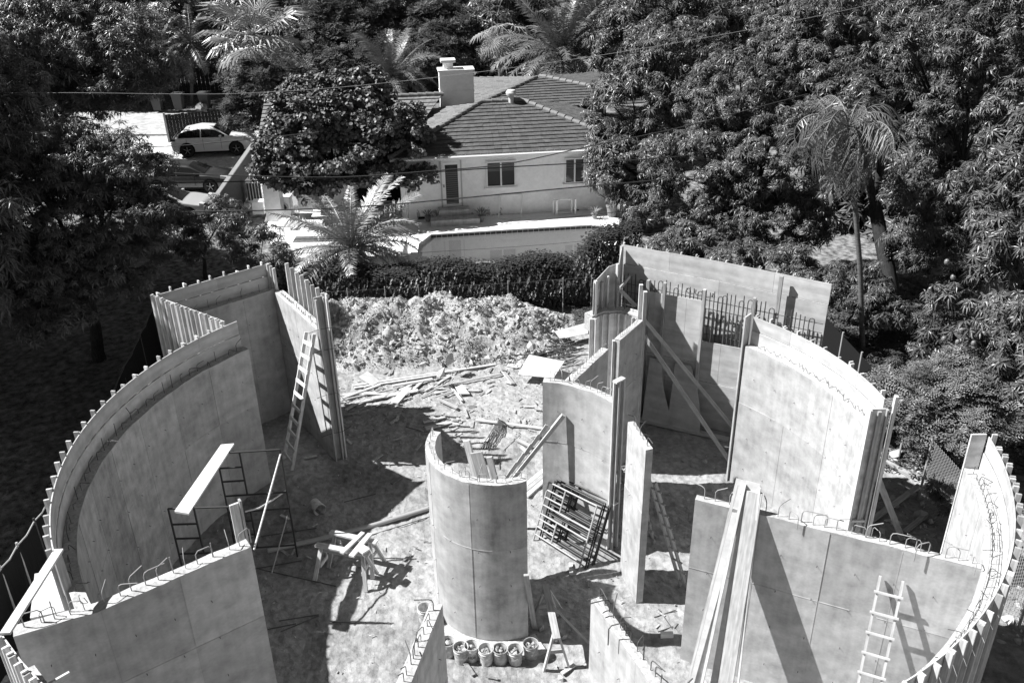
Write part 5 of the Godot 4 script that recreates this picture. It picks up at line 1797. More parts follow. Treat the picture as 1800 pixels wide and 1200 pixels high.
func build_cars() -> void:
	var a := P(330, 275)
	var b := P(416, 271)
	var yaw := atan2(-(b.z - a.z), b.x - a.x)
	var suv := [[0.0, 0.95, 0.7], [0.14, 1.1, 0.7], [0.88, 1.56, 0.58], [1.75, 1.69, 0.6], [2.5, 1.63, 0.58], [3.45, 1.09, 0.72], [4.3, 0.98, 0.66], [4.7, 0.66, 0.55]]
	car("white sport utility car parked before the dark board fence", (a + b) * 0.5 + Vector3(-0.02, 0, -0.85), yaw, suv, 4.75, 1.9, M.paint_white, 1.06, 0.38, [0.92, 3.78])
	var sedan := [[0.0, 0.9, 0.68], [0.5, 1.0, 0.68], [1.4, 1.42, 0.52], [1.9, 1.45, 0.55], [2.6, 1.38, 0.55], [3.5, 0.95, 0.7], [4.4, 0.8, 0.64], [4.75, 0.55, 0.5]]
	var c := P(345, 337)
	car("dark saloon parked beside the white car under the mango boughs", c + Vector3(-0.55, -0.05, -0.9), yaw - 0.12, sedan, 4.8, 1.85, M.paint_dark, 0.9, 0.33, [0.95, 3.75])
	var d := P(296, 388)
	car("silver car mostly hidden by leaves, its bonnet showing", d + Vector3(-0.35, -0.05, -0.9), yaw - 0.1, sedan, 4.8, 1.85, M.paint_silver, 0.9, 0.33, [0.95, 3.75])

# ---------- fences and cables ----------
func build_fences() -> void:
	var t := thing("shade_fence", "black fabric fence sagging along the site beside the curved wall", "fence", P(40, 960))
	var top := [[-60, 1100, 1.8], [0, 1001, 1.8], [30, 960, 1.75], [60, 917, 1.8], [85, 880, 1.8], [110, 842, 1.8], [150, 780, 1.8], [185, 715, 1.8], [215, 650, 1.8], [245, 590, 1.8], [268, 540, 1.8]]
	var pts := []
	for q in top:
		pts.append(P(q[0], q[1], q[2]))
	for i in pts.size() - 1:
		var mb := MB.new()
		var a: Vector3 = pts[i]
		var b: Vector3 = pts[i + 1]
		var n := (b - a).cross(UP).normalized()
		for k in 8:
			var p := a.lerp(b, k / 8.0) - UP * 0.06 * sin(k / 8.0 * PI)
			var q := a.lerp(b, (k + 1) / 8.0) - UP * 0.06 * sin((k + 1) / 8.0 * PI)
			var w0 := n * 0.03 * sin(k * 1.7 + i)
			var w1 := n * 0.03 * sin((k + 1) * 1.7 + i)
			mb.flat4(p + w0, q + w1, (q - w1) * Vector3(1, 0, 1) - UP * 0.16, (p - w0) * Vector3(1, 0, 1) - UP * 0.16, n)
		part(t, "fabric", mb, M.mesh_black)
		var po := MB.new()
		po.tube([a * Vector3(1, 0, 1) - UP * 0.15, a + UP * 0.1], 0.025, 6)
		part(t, "post", po, M.old_lumber if i < 3 else M.steel_dark)
		var rp := MB.new()
		var mid := (a + b) * 0.5 - UP * 0.05
		rp.tube([a + UP * 0.02, mid + UP * 0.01, b + UP * 0.02], 0.018, 5)
		part(t, "rope", rp, M.steel if i < 5 else M.steel_dark)
	var rt := thing("shade_fence", "dark fabric fence with pale posts behind the bright curved wall", "fence", P(1500, 700))
	var rtop := [[1436, 538], [1482, 590], [1515, 625], [1552, 664], [1600, 715], [1660, 775]]
	for i in rtop.size() - 1:
		var a := P(rtop[i][0], rtop[i][1], 1.7)
		var b := P(rtop[i + 1][0], rtop[i + 1][1], 1.7)
		if i < 3:
			var mb := MB.new()
			mb.flat4(a, b, b * Vector3(1, 0, 1) - UP * 0.15, a * Vector3(1, 0, 1) - UP * 0.15, (b - a).cross(UP))
			part(rt, "fabric", mb, M.mesh_black)
		var po := MB.new()
		po.tube([a * Vector3(1, 0, 1) - UP * 0.15, a + UP * 0.12], 0.03, 6)
		part(rt, "post", po, M.steel)
	# chain link
	var cl := thing("chain_link_fence", "wire mesh fence with ivy behind the outermost curved wall", "fence", P(1680, 850))
	var ca := P(1640, 772, 1.8)
	var cb := P(1712, 850, 1.8)
	var cd := P(1830, 985, 1.8)
	for seg in [[ca, cb], [cb, cd]]:
		var a: Vector3 = seg[0]
		var b: Vector3 = seg[1]
		var l := (b - a).length()
		var mb := MB.new()
		var d := (b - a).normalized()
		var k := -1.8
		while k < l:
			for sgn in [1.0, -1.0]:
				var s0 := maxf(k, 0.0)
				var s1 := minf(k + 1.8, l)
				if s1 > s0:
					var h0 := (s0 - k) if sgn > 0 else 1.8 - (s0 - k)
					var h1 := (s1 - k) if sgn > 0 else 1.8 - (s1 - k)
					mb.tube([(a + d * s0) * Vector3(1, 0, 1) + UP * h0, (a + d * s1) * Vector3(1, 0, 1) + UP * h1], 0.005, 3, -1.0, false)
			k += 0.09
		stuff(part(cl, "wire_mesh", mb, M.steel))
		for p in [a, b]:
			var po := MB.new()
			po.tube([p * Vector3(1, 0, 1) - UP * 0.15, p + UP * 0.1], 0.03, 6)
			part(cl, "post", po, M.steel)
	# posts and wire before the hedge
	var wp := thing("wire_fence", "thin wire on slim posts along the foot of the ivy hedge", "fence", P(800, 540))
	for q in [[566, 514], [610, 511], [676, 508], [735, 505], [893, 498], [990, 492], [1040, 488]]:
		var p := PZ(q[0], q[1], -29.2)
		var po := MB.new()
		po.tube([p * Vector3(1, 0, 1) - UP * 0.15, p + UP * 0.1], 0.018, 5)
		part(wp, "post", po, M.old_lumber)
	var wr := MB.new()
	wr.tube([PZ(560, 514, -29.2), PZ(735, 505, -29.2), PZ(893, 498, -29.2), PZ(1042, 487, -29.2)], 0.006, 4)
	part(wp, "wire", wr, M.rebar)
	var bf := thing("board_fence", "dark scalloped board fence showing behind the ivy hedge", "fence", PZ(800, 520, -30.4) * Vector3(1, 0, 1))
	for k in 86:
		var x := -9.0 + 0.15 * k
		lum(bf, "fence_board", Vector3(x, -0.15, -30.5), Vector3(x, 1.5 + 0.03 * (k % 2), -30.5), 0.14, 0.02, Vector3.RIGHT, M.dark_wood)
	lum(bf, "rail", Vector3(-9.1, 1.2, -30.45), Vector3(3.9, 1.2, -30.45), 0.09, 0.04, UP, M.dark_wood)
	# a dark sheet at the foot of the hedge
	# overhead cables
	var cables := [
		["pale thin overhead cable passing in front of the chimney", [[-80, 164], [130, 163], [300, 165], [420, 164], [600, 153], [830, 128], [1100, 90], [1400, 36], [1700, -30]], 0.008, "p"],
		["dark sagging overhead cable passing over the house door", [[-80, 290], [180, 298], [300, 304], [440, 309], [600, 311], [760, 300], [890, 288], [1045, 255], [1200, 223], [1420, 165]], 0.02, "d"],
		["dark overhead cable just under the sagging one", [[-80, 316], [150, 322], [300, 321], [480, 317], [700, 306], [900, 293], [1170, 277], [1420, 250]], 0.02, "d"],
		["thick dark overhead cable crossing the house wall low down", [[-80, 374], [250, 373], [480, 369], [650, 362], [800, 349], [1000, 330], [1160, 316], [1420, 290]], 0.025, "d"],
		["thin dark overhead cable crossing the pool deck", [[-80, 424], [380, 421], [600, 419], [760, 409], [940, 388], [1070, 374], [1300, 345]], 0.013, "d"],
		["thin dark cable crossing the white car", [[120, 262], [290, 257], [360, 252], [445, 244], [560, 232]], 0.014, "d"],
		["hair-thin cable over the pool water", [[500, 462], [740, 444], [900, 434], [1010, 425], [1200, 405]], 0.007, "d"]]
	for q in cables:
		var pts2 := []
		for p in q[1]:
			pts2.append(PZ(p[0], p[1], -31.0))
		var mb := MB.new()
		mb.tube(smooth_line(pts2), q[2], 5)
		one("overhead_cable", q[0], "cable", mb, M.cable_pale if q[3] == "p" else M.cable)

func smooth_line(p: Array) -> Array:
	var out := []
	for i in p.size() - 1:
		for k in 4:
			out.append(p[i].cubic_interpolate(p[i + 1], p[max(i - 1, 0)], p[min(i + 2, p.size() - 1)], k / 4.0))
	out.append(p[-1])
	return out


# ---------- plants ----------
var L := {}

func leaf(mb: MB, b: Vector3, d: Vector3, side: Vector3, l: float, w: float, droop: float, fold := 0.25, at := 0.45) -> void:   # one leaf: base, direction, across
	var up := side.cross(d).normalized()
	var mid := b + d * l * at - UP * droop * 0.3 * l
	var tip := b + d * l - UP * droop * l
	var ml := mid + side * w * 0.5 + up * w * fold
	var mr := mid - side * w * 0.5 + up * w * fold
	mb.flat(b, ml, mid, up)
	mb.flat(b, mid, mr, up)
	mb.flat(ml, tip, mid, up)
	mb.flat(mid, tip, mr, up)

func make_leaves() -> void:
	var r := RandomNumberGenerator.new()
	r.seed = 77
	for kind in 2:   # long drooping leaves in a rosette
		var mb := MB.new()
		for k in 14:
			var a := k * 2.4 + r.randf_range(-0.3, 0.3)
			var tilt := r.randf_range(-0.25, 0.7)
			var d := Vector3(cos(a) * cos(tilt), sin(tilt) + 0.1, sin(a) * cos(tilt)).normalized()
			var tone := r.randf_range(0.7, 1.35)
			mb.col = Color(tone, tone, tone)
			leaf(mb, d * 0.05, d, Vector3(-sin(a), r.randf_range(-0.3, 0.3), cos(a)).normalized(), r.randf_range(0.75, 1.1), r.randf_range(0.14, 0.19), r.randf_range(0.35, 0.95))
		L["mango%d" % kind] = mb.mesh()
	var rg := MB.new()   # round leaves
	for k in 7:
		var a := k * 2.4
		var tilt := r.randf_range(-0.2, 0.9)
		var d := Vector3(cos(a) * cos(tilt), sin(tilt), sin(a) * cos(tilt))
		var nn := (d * r.randf_range(0.3, 1.0) + UP * r.randf_range(0.2, 1.0) + Vector3(r.randf_range(-0.5, 0.5), 0, r.randf_range(-0.5, 0.5))).normalized()
		var x := nn.cross(Vector3(0.3, 0.2, 0.9)).normalized()
		var y := nn.cross(x)
		var tone := r.randf_range(0.6, 1.5)
		rg.col = Color(tone, tone, tone)
		var c := d * r.randf_range(0.5, 0.9)
		for i in 8:
			var t0 := TAU * i / 8
			var t1 := TAU * (i + 1) / 8
			rg.flat(c, c + (x * cos(t0) + y * sin(t0)) * 0.38 + nn * 0.04, c + (x * cos(t1) + y * sin(t1)) * 0.38 + nn * 0.04, nn)
	L.grape = rg.mesh()
	var fn := MB.new()   # small leaves along twigs
	for k in 7:
		var a := k * 2.4
		var tilt := r.randf_range(0.1, 1.2)
		var d := Vector3(cos(a) * cos(tilt), sin(tilt), sin(a) * cos(tilt))
		var sd := Vector3(-sin(a), 0, cos(a))
		var tone := r.randf_range(0.7, 1.3)
		fn.col = Color(tone, tone, tone)
		for i in 4:
			for s in [1.0, -1.0]:
				var b := d * (0.25 + 0.2 * i)
				leaf(fn, b, (d * 0.5 + sd * s * 0.8 + UP * 0.1).normalized(), (d - sd * s * 0.5).normalized(), 0.3, 0.12, 0.1)
	L.fine = fn.mesh()
	var iv := MB.new()   # broad hanging leaves
	for k in 9:
		var p := Vector3(r.randf_range(-0.8, 0.8), r.randf_range(-0.8, 0.8), r.randf_range(-0.25, 0.3))
		var d := Vector3(r.randf_range(-0.5, 0.5), -0.8, r.randf_range(0.1, 0.7)).normalized()
		var tone := r.randf_range(0.6, 1.4)
		iv.col = Color(tone, tone, tone)
		leaf(iv, p, d, d.cross(Vector3(0, 0.4, 1)).normalized(), 0.55, 0.42, 0.1, 0.12, 0.4)
	L.ivy = iv.mesh()
	var gr := MB.new()   # low ground leaves
	for k in 8:
		var a := k * 2.4
		var d := Vector3(cos(a), 0.5, sin(a)).normalized()
		leaf(gr, Vector3(r.randf_range(-0.3, 0.3), 0, r.randf_range(-0.3, 0.3)), d, Vector3(-sin(a), 0, cos(a)), r.randf_range(0.4, 0.8), 0.2, 0.3)
	L.low = gr.mesh()
	for kind in 3:   # feather fronds: along +z, one metre long
		L["frond%d" % kind] = frond([0.35, 0.8, 1.4][kind], 58, 0.145, 0.4, 0.0068, 0.1)
	L.areca0 = frond(1.6, 34, 0.2, 1.8, 0.006, 0.4)
	L.areca1 = frond(2.2, 34, 0.21, 2.6, 0.006, 0.4)
	var fan := MB.new()
	for k in 30:
		var a := lerpf(-2.5, 2.5, k / 29.0)
		var d := Vector3(sin(a), 0.06 * (k % 2), cos(a)).normalized()
		var d2 := Vector3(sin(a + 0.085), 0.06 * ((k + 1) % 2), cos(a + 0.085)).normalized()
		var l := 0.62 + 0.12 * cos(a)
		var tone := 0.85 + 0.3 * (k % 2)
		fan.col = Color(tone, tone, tone)
		var o := Vector3(0, 0, 0.75)
		fan.flat(o, o + d * l * 0.65, o + d2 * l * 0.65, UP)
		fan.flat(o + d * l * 0.65, o + (d + d2) * 0.5 * l - UP * 0.16, o + d2 * l * 0.65, UP)
	fan.tube([Vector3.ZERO, Vector3(0, 0.02, 0.4), Vector3(0, 0, 0.78)], 0.014, 4)
	L.fan = fan.mesh()

func frond(droop: float, n: int, ll: float, hang := 0.3, wide := 0.0075, wild := 0.0) -> ArrayMesh:
	var r := RandomNumberGenerator.new()
	r.seed = int(droop * 100)
	var mb := MB.new()
	var spine := []
	var p := Vector3.ZERO
	var ang := 0.35
	for i in 13:
		spine.append(p)
		p += Vector3(0, sin(ang), cos(ang)) / 12.0
		ang -= droop * 1.4 / 12.0 * (0.4 + i / 8.0)
	mb.tube(spine, 0.014, 4, 0.004)
	for k in n:
		var f := 0.1 + 0.9 * k / (n - 1.0)
		var i: int = min(int(f * 12.0), 11)
		var q: Vector3 = spine[i].lerp(spine[i + 1], f * 12.0 - i)
		var d: Vector3 = (spine[i + 1] - spine[i]).normalized()
		var up := d.cross(Vector3.RIGHT).normalized()
		if up.y < 0.0:
			up = -up
		var l := ll * (0.45 + 0.75 * sin(PI * clampf(f * 0.9 + 0.08, 0.0, 1.0)))
		for s in [1.0, -1.0]:
			var tone := r.randf_range(0.75, 1.25)
			mb.col = Color(tone, tone, tone)
			var o: Vector3 = (Vector3.RIGHT * s * 0.8 + d * 0.55 + up * (0.35 - hang * 0.8) + Vector3(0, r.randf_range(-0.15, 0.1), 0) + Vector3(r.randfn(), r.randfn(), r.randfn()) * wild).normalized()
			var w := d * wide
			var mid: Vector3 = q + o * l * 0.5
			var tip: Vector3 = q + o * l - UP * hang * l * 0.45
			mb.flat(q - w, q + w, mid + w, up)
			mb.flat(q - w, mid + w, mid - w, up)
			mb.flat(mid - w, mid + w, tip, up)
	return mb.mesh()

func lobe(x: float, y: float, z: float, rx: float, ry: float) -> Array:   # a part of a crown, by its place in the photograph and its depth
	var c := PZ(x, y, z)
	var s := metres(c)
	return [c, Vector3(rx * s, ry * s, (rx + ry) * 0.45 * s)]

func crown(parent: Node3D, called: String, lobes: Array, mesh: Mesh, m: Material, per_m2: float, size: float, clump := 0.5, gap := 0.5) -> void:
	var spots := []
	for li in lobes.size():
		var c: Vector3 = lobes[li][0]
		var r: Vector3 = lobes[li][1]
		var area := 4.0 * PI * pow((pow(r.x * r.y, 1.6) + pow(r.x * r.z, 1.6) + pow(r.y * r.z, 1.6)) / 3.0, 1.0 / 1.6)
		var per := 18
		var n := int(area * per_m2 / per)
		for k in n:
			var d := Vector3(rng.randfn(), rng.randfn(), rng.randfn()).normalized()
			if d.z < -0.35 and rng.randf() < 0.6:
				continue
			var f := rng.randf_range(0.78, 1.08) if rng.randf() < 0.88 else rng.randf_range(0.4, 0.75)
			var cc := c + d * r * f
			var skip := false
			for lj in lobes.size():
				if lj != li:
					var e: Vector3 = (cc - lobes[lj][0]) / lobes[lj][1]
					if e.length() < 0.55:
						skip = true
			if skip:
				continue
			var cr := clump * rng.randf_range(0.6, 1.3)
			var tone := rng.randf_range(0.75, 1.25)
			for i in per:
				var e := Vector3(rng.randfn(), rng.randfn(), rng.randfn()).normalized() * pow(rng.randf(), 0.5)
				var p := cc + e * Vector3(cr, cr * 0.7, cr)
				if p.y < 0.05:
					continue
				var out := (e * 0.5 + d * 0.3 + UP * 0.9 + Vector3(rng.randfn(), rng.randfn(), rng.randfn()) * 0.2).normalized()
				var x := out.cross(Vector3(rng.randfn(), rng.randfn(), rng.randfn())).normalized()
				var s := size * rng.randf_range(0.55, 1.35)
				spots.append([Transform3D(Basis(x * s, out * s, x.cross(out) * s), p), tone * rng.randf_range(0.8, 1.2)])
	var alt: Mesh = {L.mango0: L.mango1, L.mango1: L.mango0}.get(mesh, mesh)
	var half := spots.size() / 2
	for k in spots.size():   # mix the two leaf tufts
		var j := rng.randi() % spots.size()
		var w = spots[k]
		spots[k] = spots[j]
		spots[j] = w
	scatter(called, mesh, m, spots.slice(0, half), parent)
	scatter(called, alt, m, spots.slice(half), parent)

func trunk(t: Node3D, base: Vector3, lobes: Array, r: float, m: Material, lean := Vector3.ZERO) -> void:
	var mid := Vector3.ZERO
	for q in lobes:
		mid += q[0]
	mid /= lobes.size()
	var fork := base.lerp(mid, 0.45) + lean
	var mb := MB.new()
	mb.tube([base - UP * 0.3, base + UP * 0.15, base.lerp(fork, 0.5) + Vector3(0.06, 0, 0.04), fork], r * 1.2, 9, r * 0.75)
	for q in lobes:
		var e: Vector3 = q[0]
		var a := fork.lerp(e, 0.5) + Vector3(rng.randf_range(-0.3, 0.3), rng.randf_range(-0.1, 0.4), rng.randf_range(-0.3, 0.3))
		mb.tube([fork, a, e + Vector3(0, q[1].y * 0.3, 0)], r * 0.55, 6, r * 0.12)
		for k in 4:
			var d := Vector3(rng.randfn(), rng.randfn() * 0.6 + 0.3, rng.randfn()).normalized()
			mb.tube([a, a.lerp(e + d * q[1] * 0.8, 0.6) + UP * 0.1, e + d * q[1] * 0.85], r * 0.25, 5, r * 0.06)
	part(t, "trunk", mb, m)

func tree(called: String, label: String, category: String, base: Vector3, lobes: Array, mesh: Mesh, m: Material, per_m2: float, size: float, clump: float, r: float, bark: Material = null, group := "") -> Node3D:
	base.y = 0.0
	var t := thing(called, label, category, base, group)
	trunk(t, base, lobes, r, M.bark if bark == null else bark)
	crown(t, "crown", lobes, mesh, m, per_m2, size, clump)
	return t

func palm(label: String, base: Vector3, head: Vector3, n: int, l: float, m: Material, tr: float, low := -0.5, meshes := ["frond0", "frond1", "frond2"], high := 1.35) -> Node3D:
	base.y = 0.0
	var t := thing("palm_tree", label, "palm", base)
	var mb := MB.new()
	mb.tube([base - UP * 0.3, base.lerp(head, 0.4) + Vector3(0.05, 0, 0), head], tr, 10, tr * 0.8)
	part(t, "trunk", mb, M.palm_bark)
	for k in n:
		var f := (k + 0.5) / n
		var elev := lerpf(high, low, pow(f, 0.9)) + rng.randf_range(-0.1, 0.1)
		var yaw := k * 2.39996 + rng.randf_range(-0.2, 0.2)
		var mi: int = clampi(int(f * meshes.size() + rng.randf_range(-0.3, 0.3)), 0, meshes.size() - 1)
		var s := l * rng.randf_range(0.82, 1.1) * (0.75 if f < 0.12 else 1.0)
		var b := Basis(UP, yaw) * Basis(Vector3.RIGHT, -elev + 0.35) * Basis(Vector3(0, 0, 1), rng.randf_range(-0.25, 0.25))
		shared(t, "frond", L[meshes[mi]], m, Transform3D(b * Basis.from_scale(Vector3.ONE * s), head))
	return t

func strap_plant(pp: Vector3, size: float, label: String) -> void:
	var pot := thing("potted_plant", label, "plant", pp)
	var pm := MB.new()
	pm.lathe(pp, [Vector2(0.0, 0), Vector2(0.2 * size, 0), Vector2(0.28 * size, 0.5 * size), Vector2(0.31 * size, 0.5 * size), Vector2(0.31 * size, 0.56 * size), Vector2(0.24 * size, 0.55 * size), Vector2(0, 0.5 * size)], 14)
	part(pot, "pot", pm, M.terracotta)
	for k in 14:
		var lf := MB.new()
		var an := k * 2.4
		var d := Vector3(cos(an), 1.2, sin(an)).normalized()
		leaf(lf, pp + UP * 0.5 * size, d, Vector3(-sin(an), 0, cos(an)), 1.3 * size, 0.12 * size, 0.35, 0.1, 0.5)
		part(pot, "leaf", lf, M.palm)

func build_plants() -> void:
	make_leaves()
	# ---- mango trees beyond the curved wall
	var a := [lobe(50, 70, -50, 130, 100), lobe(190, 95, -50, 120, 85), lobe(80, 190, -49, 110, 70), lobe(190, 150, -51, 50, 35), lobe(0, 150, -52, 90, 100)]
	tree("mango_tree", "tall mango tree across the yard with drooping leaves over the street", "tree", PZ(80, 230, -50), a, L.mango0, M.leaf, 22, 0.34, 0.75, 0.28)
	a = [lobe(50, 290, -27, 120, 65), lobe(190, 305, -27.5, 100, 70), lobe(50, 380, -26, 120, 70), lobe(200, 390, -26.5, 110, 60), lobe(260, 345, -27.5, 42, 45), lobe(140, 245, -28, 70, 30), lobe(110, 440, -25, 70, 30), lobe(50, 490, -24, 80, 45), lobe(190, 480, -25, 80, 40), lobe(100, 560, -23, 70, 30)]
	tree("mango_tree", "low dark mango tree leaning over the parked cars", "tree", PZ(120, 420, -26.5), a, L.mango1, M.leaf, 60, 0.21, 0.42, 0.2)
	a = [lobe(345, 395, -33.5, 60, 40), lobe(400, 370, -34.5, 40, 30), lobe(300, 420, -32.5, 60, 40)]
	tree("mango_tree", "small shaded mango sapling below the garden wall", "tree", PZ(350, 430, -33.5), a, L.mango0, M.leaf, 34, 0.24, 0.5, 0.08)
	a = [lobe(445, 440, -30.5, 48, 42), lobe(480, 455, -30.2, 36, 34), lobe(415, 410, -31, 32, 28)]
	tree("garden_shrub", "leafy shrub between the deck and the alcove wall", "shrub", PZ(450, 470, -30.3), a, L.mango1, M.leaf, 45, 0.2, 0.4, 0.06)
	# shade trees of the same yard, beyond the edge of the photograph
	for q in [[-18.5, -20.5, 7.5, 4.4], [-21.5, -27.0, 9.5, 5.0], [-17.8, -24.0, 6.5, 3.6], [-26, -33, 10.0, 5.5], [-22.5, -34.0, 7.0, 4.2]]:
		var c := Vector3(q[0], q[2], q[1])
		a = [[c, Vector3(q[3], q[3] * 0.75, q[3])], [c + Vector3(q[3] * 0.5, -1.0, q[3] * 0.5), Vector3(q[3], q[3], q[3]) * 0.6]]
		tree("mango_tree", "big mango tree shading the dark yard beside the site", "tree", c, a, L.mango0, M.leaf, 24, 0.4, 0.8, 0.26, null, "mango trees shading the yard")
	# ---- round-leaved tree by the house
	a = [lobe(560, 200, -40.9, 90, 60), lobe(655, 215, -40.9, 80, 60), lobe(610, 165, -41.4, 70, 40), lobe(510, 260, -40.2, 62, 55), lobe(600, 280, -39.9, 90, 50), lobe(690, 270, -40.2, 55, 50), lobe(545, 310, -39.9, 60, 30), lobe(712, 225, -40.9, 42, 42), lobe(470, 305, -39.7, 30, 26), lobe(735, 310, -39.4, 26, 18), lobe(640, 140, -41.4, 34, 20)]
	tree("sea_grape_tree", "round-leaved tree with glossy leaves before the house corner", "tree", PZ(570, 380, -41), a, L.grape, M.leaf_grape, 60, 0.175, 0.4, 0.16)
	# ---- behind the white car and the house
	a = [lobe(470, 150, -56, 72, 46), lobe(440, 200, -55.5, 42, 42), lobe(510, 190, -56, 50, 45), lobe(455, 235, -55, 40, 30)]
	tree("bushy_tree", "dense small-leaved bushy tree behind the white car", "tree", PZ(465, 260, -56), a, L.fine, M.leaf_fine, 30, 0.42, 0.5, 0.15)
	a = [lobe(600, 50, -74, 80, 60), lobe(700, 40, -76, 90, 60), lobe(780, 70, -73, 60, 60), lobe(560, 100, -72, 60, 50), lobe(650, 100, -71, 90, 45), lobe(740, 110, -70, 70, 45)]
	tree("bushy_tree", "wide feathery tree crown rising behind the tiled roof", "tree", PZ(670, 150, -74), a, L.fine, M.leaf_fine, 16, 0.6, 0.8, 0.3)
	palm("fan palm with pale stiff leaves across the street", PZ(445, 150, -62), PZ(446, 60, -62), 34, 2.9, M.fan, 0.2, -0.6, ["fan", "fan"], 1.4)
	palm("date palm rising between the tree and the chimney", PZ(692, 200, -53), PZ(690, 135, -53), 34, 3.5, M.palm, 0.25, -0.35)
	palm("tall date palm with arching fronds behind the tiled roof", PZ(985, 170, -60), PZ(985, 95, -60), 44, 4.9, M.palm, 0.3, -0.45)
	palm("second tall date palm close behind the arching one", PZ(1060, 160, -62), PZ(1050, 55, -62), 36, 4.6, M.palm, 0.3, -0.4)
	palm("withered fan palm with hanging pale leaves behind the house", PZ(878, 120, -66), PZ(877, 42, -66), 12, 1.9, M.thatch, 0.2, -1.2, ["fan"], 0.4)
	palm("dark feathery palm in the shade across the street", PZ(275, 150, -68), PZ(280, 85, -68), 24, 3.2, M.leaf, 0.14, -0.7)
	palm("dark feathery palm beside the fan palm", PZ(330, 150, -68), PZ(335, 75, -68), 24, 3.4, M.leaf, 0.14, -0.7)
	palm("date palm standing between the pool and the ivy hedge", PZ(612, 520, -31.8), PZ(617, 436, -31.8), 52, 3.3, M.fan, 0.22, -0.7, ["frond0", "frond1", "frond1", "frond2"], 1.3)
	# ---- dark trees beside the house
	a = [lobe(1110, 190, -40.5, 75, 70), lobe(1120, 285, -39.5, 85, 55), lobe(1180, 120, -42, 100, 80), lobe(1080, 260, -40, 40, 55), lobe(1140, 350, -38.5, 60, 35)]
	tree("leafy_tree", "dark glossy tree crowding the house end", "tree", PZ(1130, 380, -40.5), a, L.mango1, M.leaf, 32, 0.3, 0.55, 0.2)
	a = [lobe(1180, 40, -56, 120, 60), lobe(1300, 40, -58, 120, 60), lobe(1100, 70, -58, 60, 50)]
	tree("leafy_tree", "dark tree behind the date palms and the mango crowns", "tree", PZ(1200, 120, -57), a, L.mango0, M.leaf, 18, 0.45, 0.8, 0.2)
	# ---- the big mango trees beyond the far form
	a = [lobe(1300, 170, -33, 105, 75), lobe(1235, 290, -32, 95, 70), lobe(1350, 280, -31.5, 105, 85), lobe(1265, 390, -31, 85, 50), lobe(1375, 390, -30.5, 85, 55), lobe(1390, 110, -34.5, 90, 70)]
	tree("mango_tree", "sunlit mango tree full of pale leaf tufts behind the far form", "tree", PZ(1310, 470, -32.5), a, L.mango0, M.leaf, 70, 0.205, 0.4, 0.25)
	a = [lobe(1490, 70, -33, 120, 75), lobe(1480, 190, -30.5, 100, 75), lobe(1580, 130, -32, 90, 90), lobe(1430, 20, -36, 100, 60)]
	tree("mango_tree", "tall mango tree whose crown surrounds the drooping palm", "tree", PZ(1575, 570, -27.6), a, L.mango1, M.leaf, 64, 0.21, 0.42, 0.3)
	a = [lobe(1660, 40, -29, 110, 70), lobe(1760, 60, -27, 100, 90), lobe(1700, 150, -28, 90, 60), lobe(1640, 210, -28.5, 60, 50), lobe(1790, 190, -26, 60, 80), lobe(1650, 320, -27.5, 80, 55), lobe(1710, 410, -26, 75, 55), lobe(1620, 420, -28.5, 60, 55), lobe(1680, 490, -26.5, 60, 40)]
	tree("mango_tree", "shadowy mango tree arching over the dark gap by the trunks", "tree", PZ(1690, 520, -28), a, L.mango0, M.leaf, 55, 0.21, 0.42, 0.25)
	a = [lobe(1795, 380, -17.5, 75, 80), lobe(1800, 520, -17, 60, 70), lobe(1770, 300, -18.5, 50, 40), lobe(1830, 620, -16.5, 70, 80), lobe(1700, 330, -20, 40, 30), lobe(1840, 250, -17.5, 90, 90)]
	var nt := tree("mango_tree", "near mango tree with large leaves and hanging fruit at the site's edge", "tree", PZ(1900, 800, -17.5), a, L.mango1, M.leaf, 70, 0.22, 0.36, 0.2)
	var fruit := MB.new()
	fruit.lathe(Vector3.ZERO, [Vector2(0, -0.07), Vector2(0.035, -0.06), Vector2(0.055, -0.02), Vector2(0.052, 0.03), Vector2(0.03, 0.06), Vector2(0, 0.068)], 10)
	var fm := fruit.mesh()
	for q in [[1716, 425], [1722, 416], [1728, 420], [1718, 447], [1746, 458], [1752, 520], [1684, 601], [1712, 603], [1713, 609], [1766, 556], [1665, 460], [1676, 487], [1660, 595], [1774, 420], [1760, 500]]:
		shared(nt, "mango", fm, M.palm, Transform3D(Basis(), PZ(q[0], q[1], -18.3)))
	a = [lobe(1655, 545, -20.5, 40, 30), lobe(1700, 505, -20, 40, 35), lobe(1640, 600, -20.5, 30, 22), lobe(1735, 560, -19, 40, 40)]
	tree("mango_tree", "drooping mango boughs over the dark ground by the feathery bush", "tree", PZ(1760, 640, -21), a, L.mango0, M.leaf, 22, 0.24, 0.4, 0.1)
	# ---- drooping palm
	var dp := palm("slender palm with long drooping fronds before the mango crown", P(1520, 612), PZ(1492, 225, -26.4), 30, 2.4, M.palm, 0.09, -0.8, ["areca0", "areca1", "areca1"], 1.3)
	# ---- feathery bush and undergrowth
	a = [lobe(1625, 690, -19.6, 75, 48), lobe(1715, 672, -19.2, 70, 50), lobe(1600, 735, -18.8, 48, 36), lobe(1690, 740, -18.6, 70, 42), lobe(1770, 690, -18.6, 50, 50)]
	tree("bushy_tree", "feathery bush tree overhanging the fence behind the outermost wall", "tree", P(1645, 812), a, L.fine, M.palm, 60, 0.3, 0.35, 0.13)
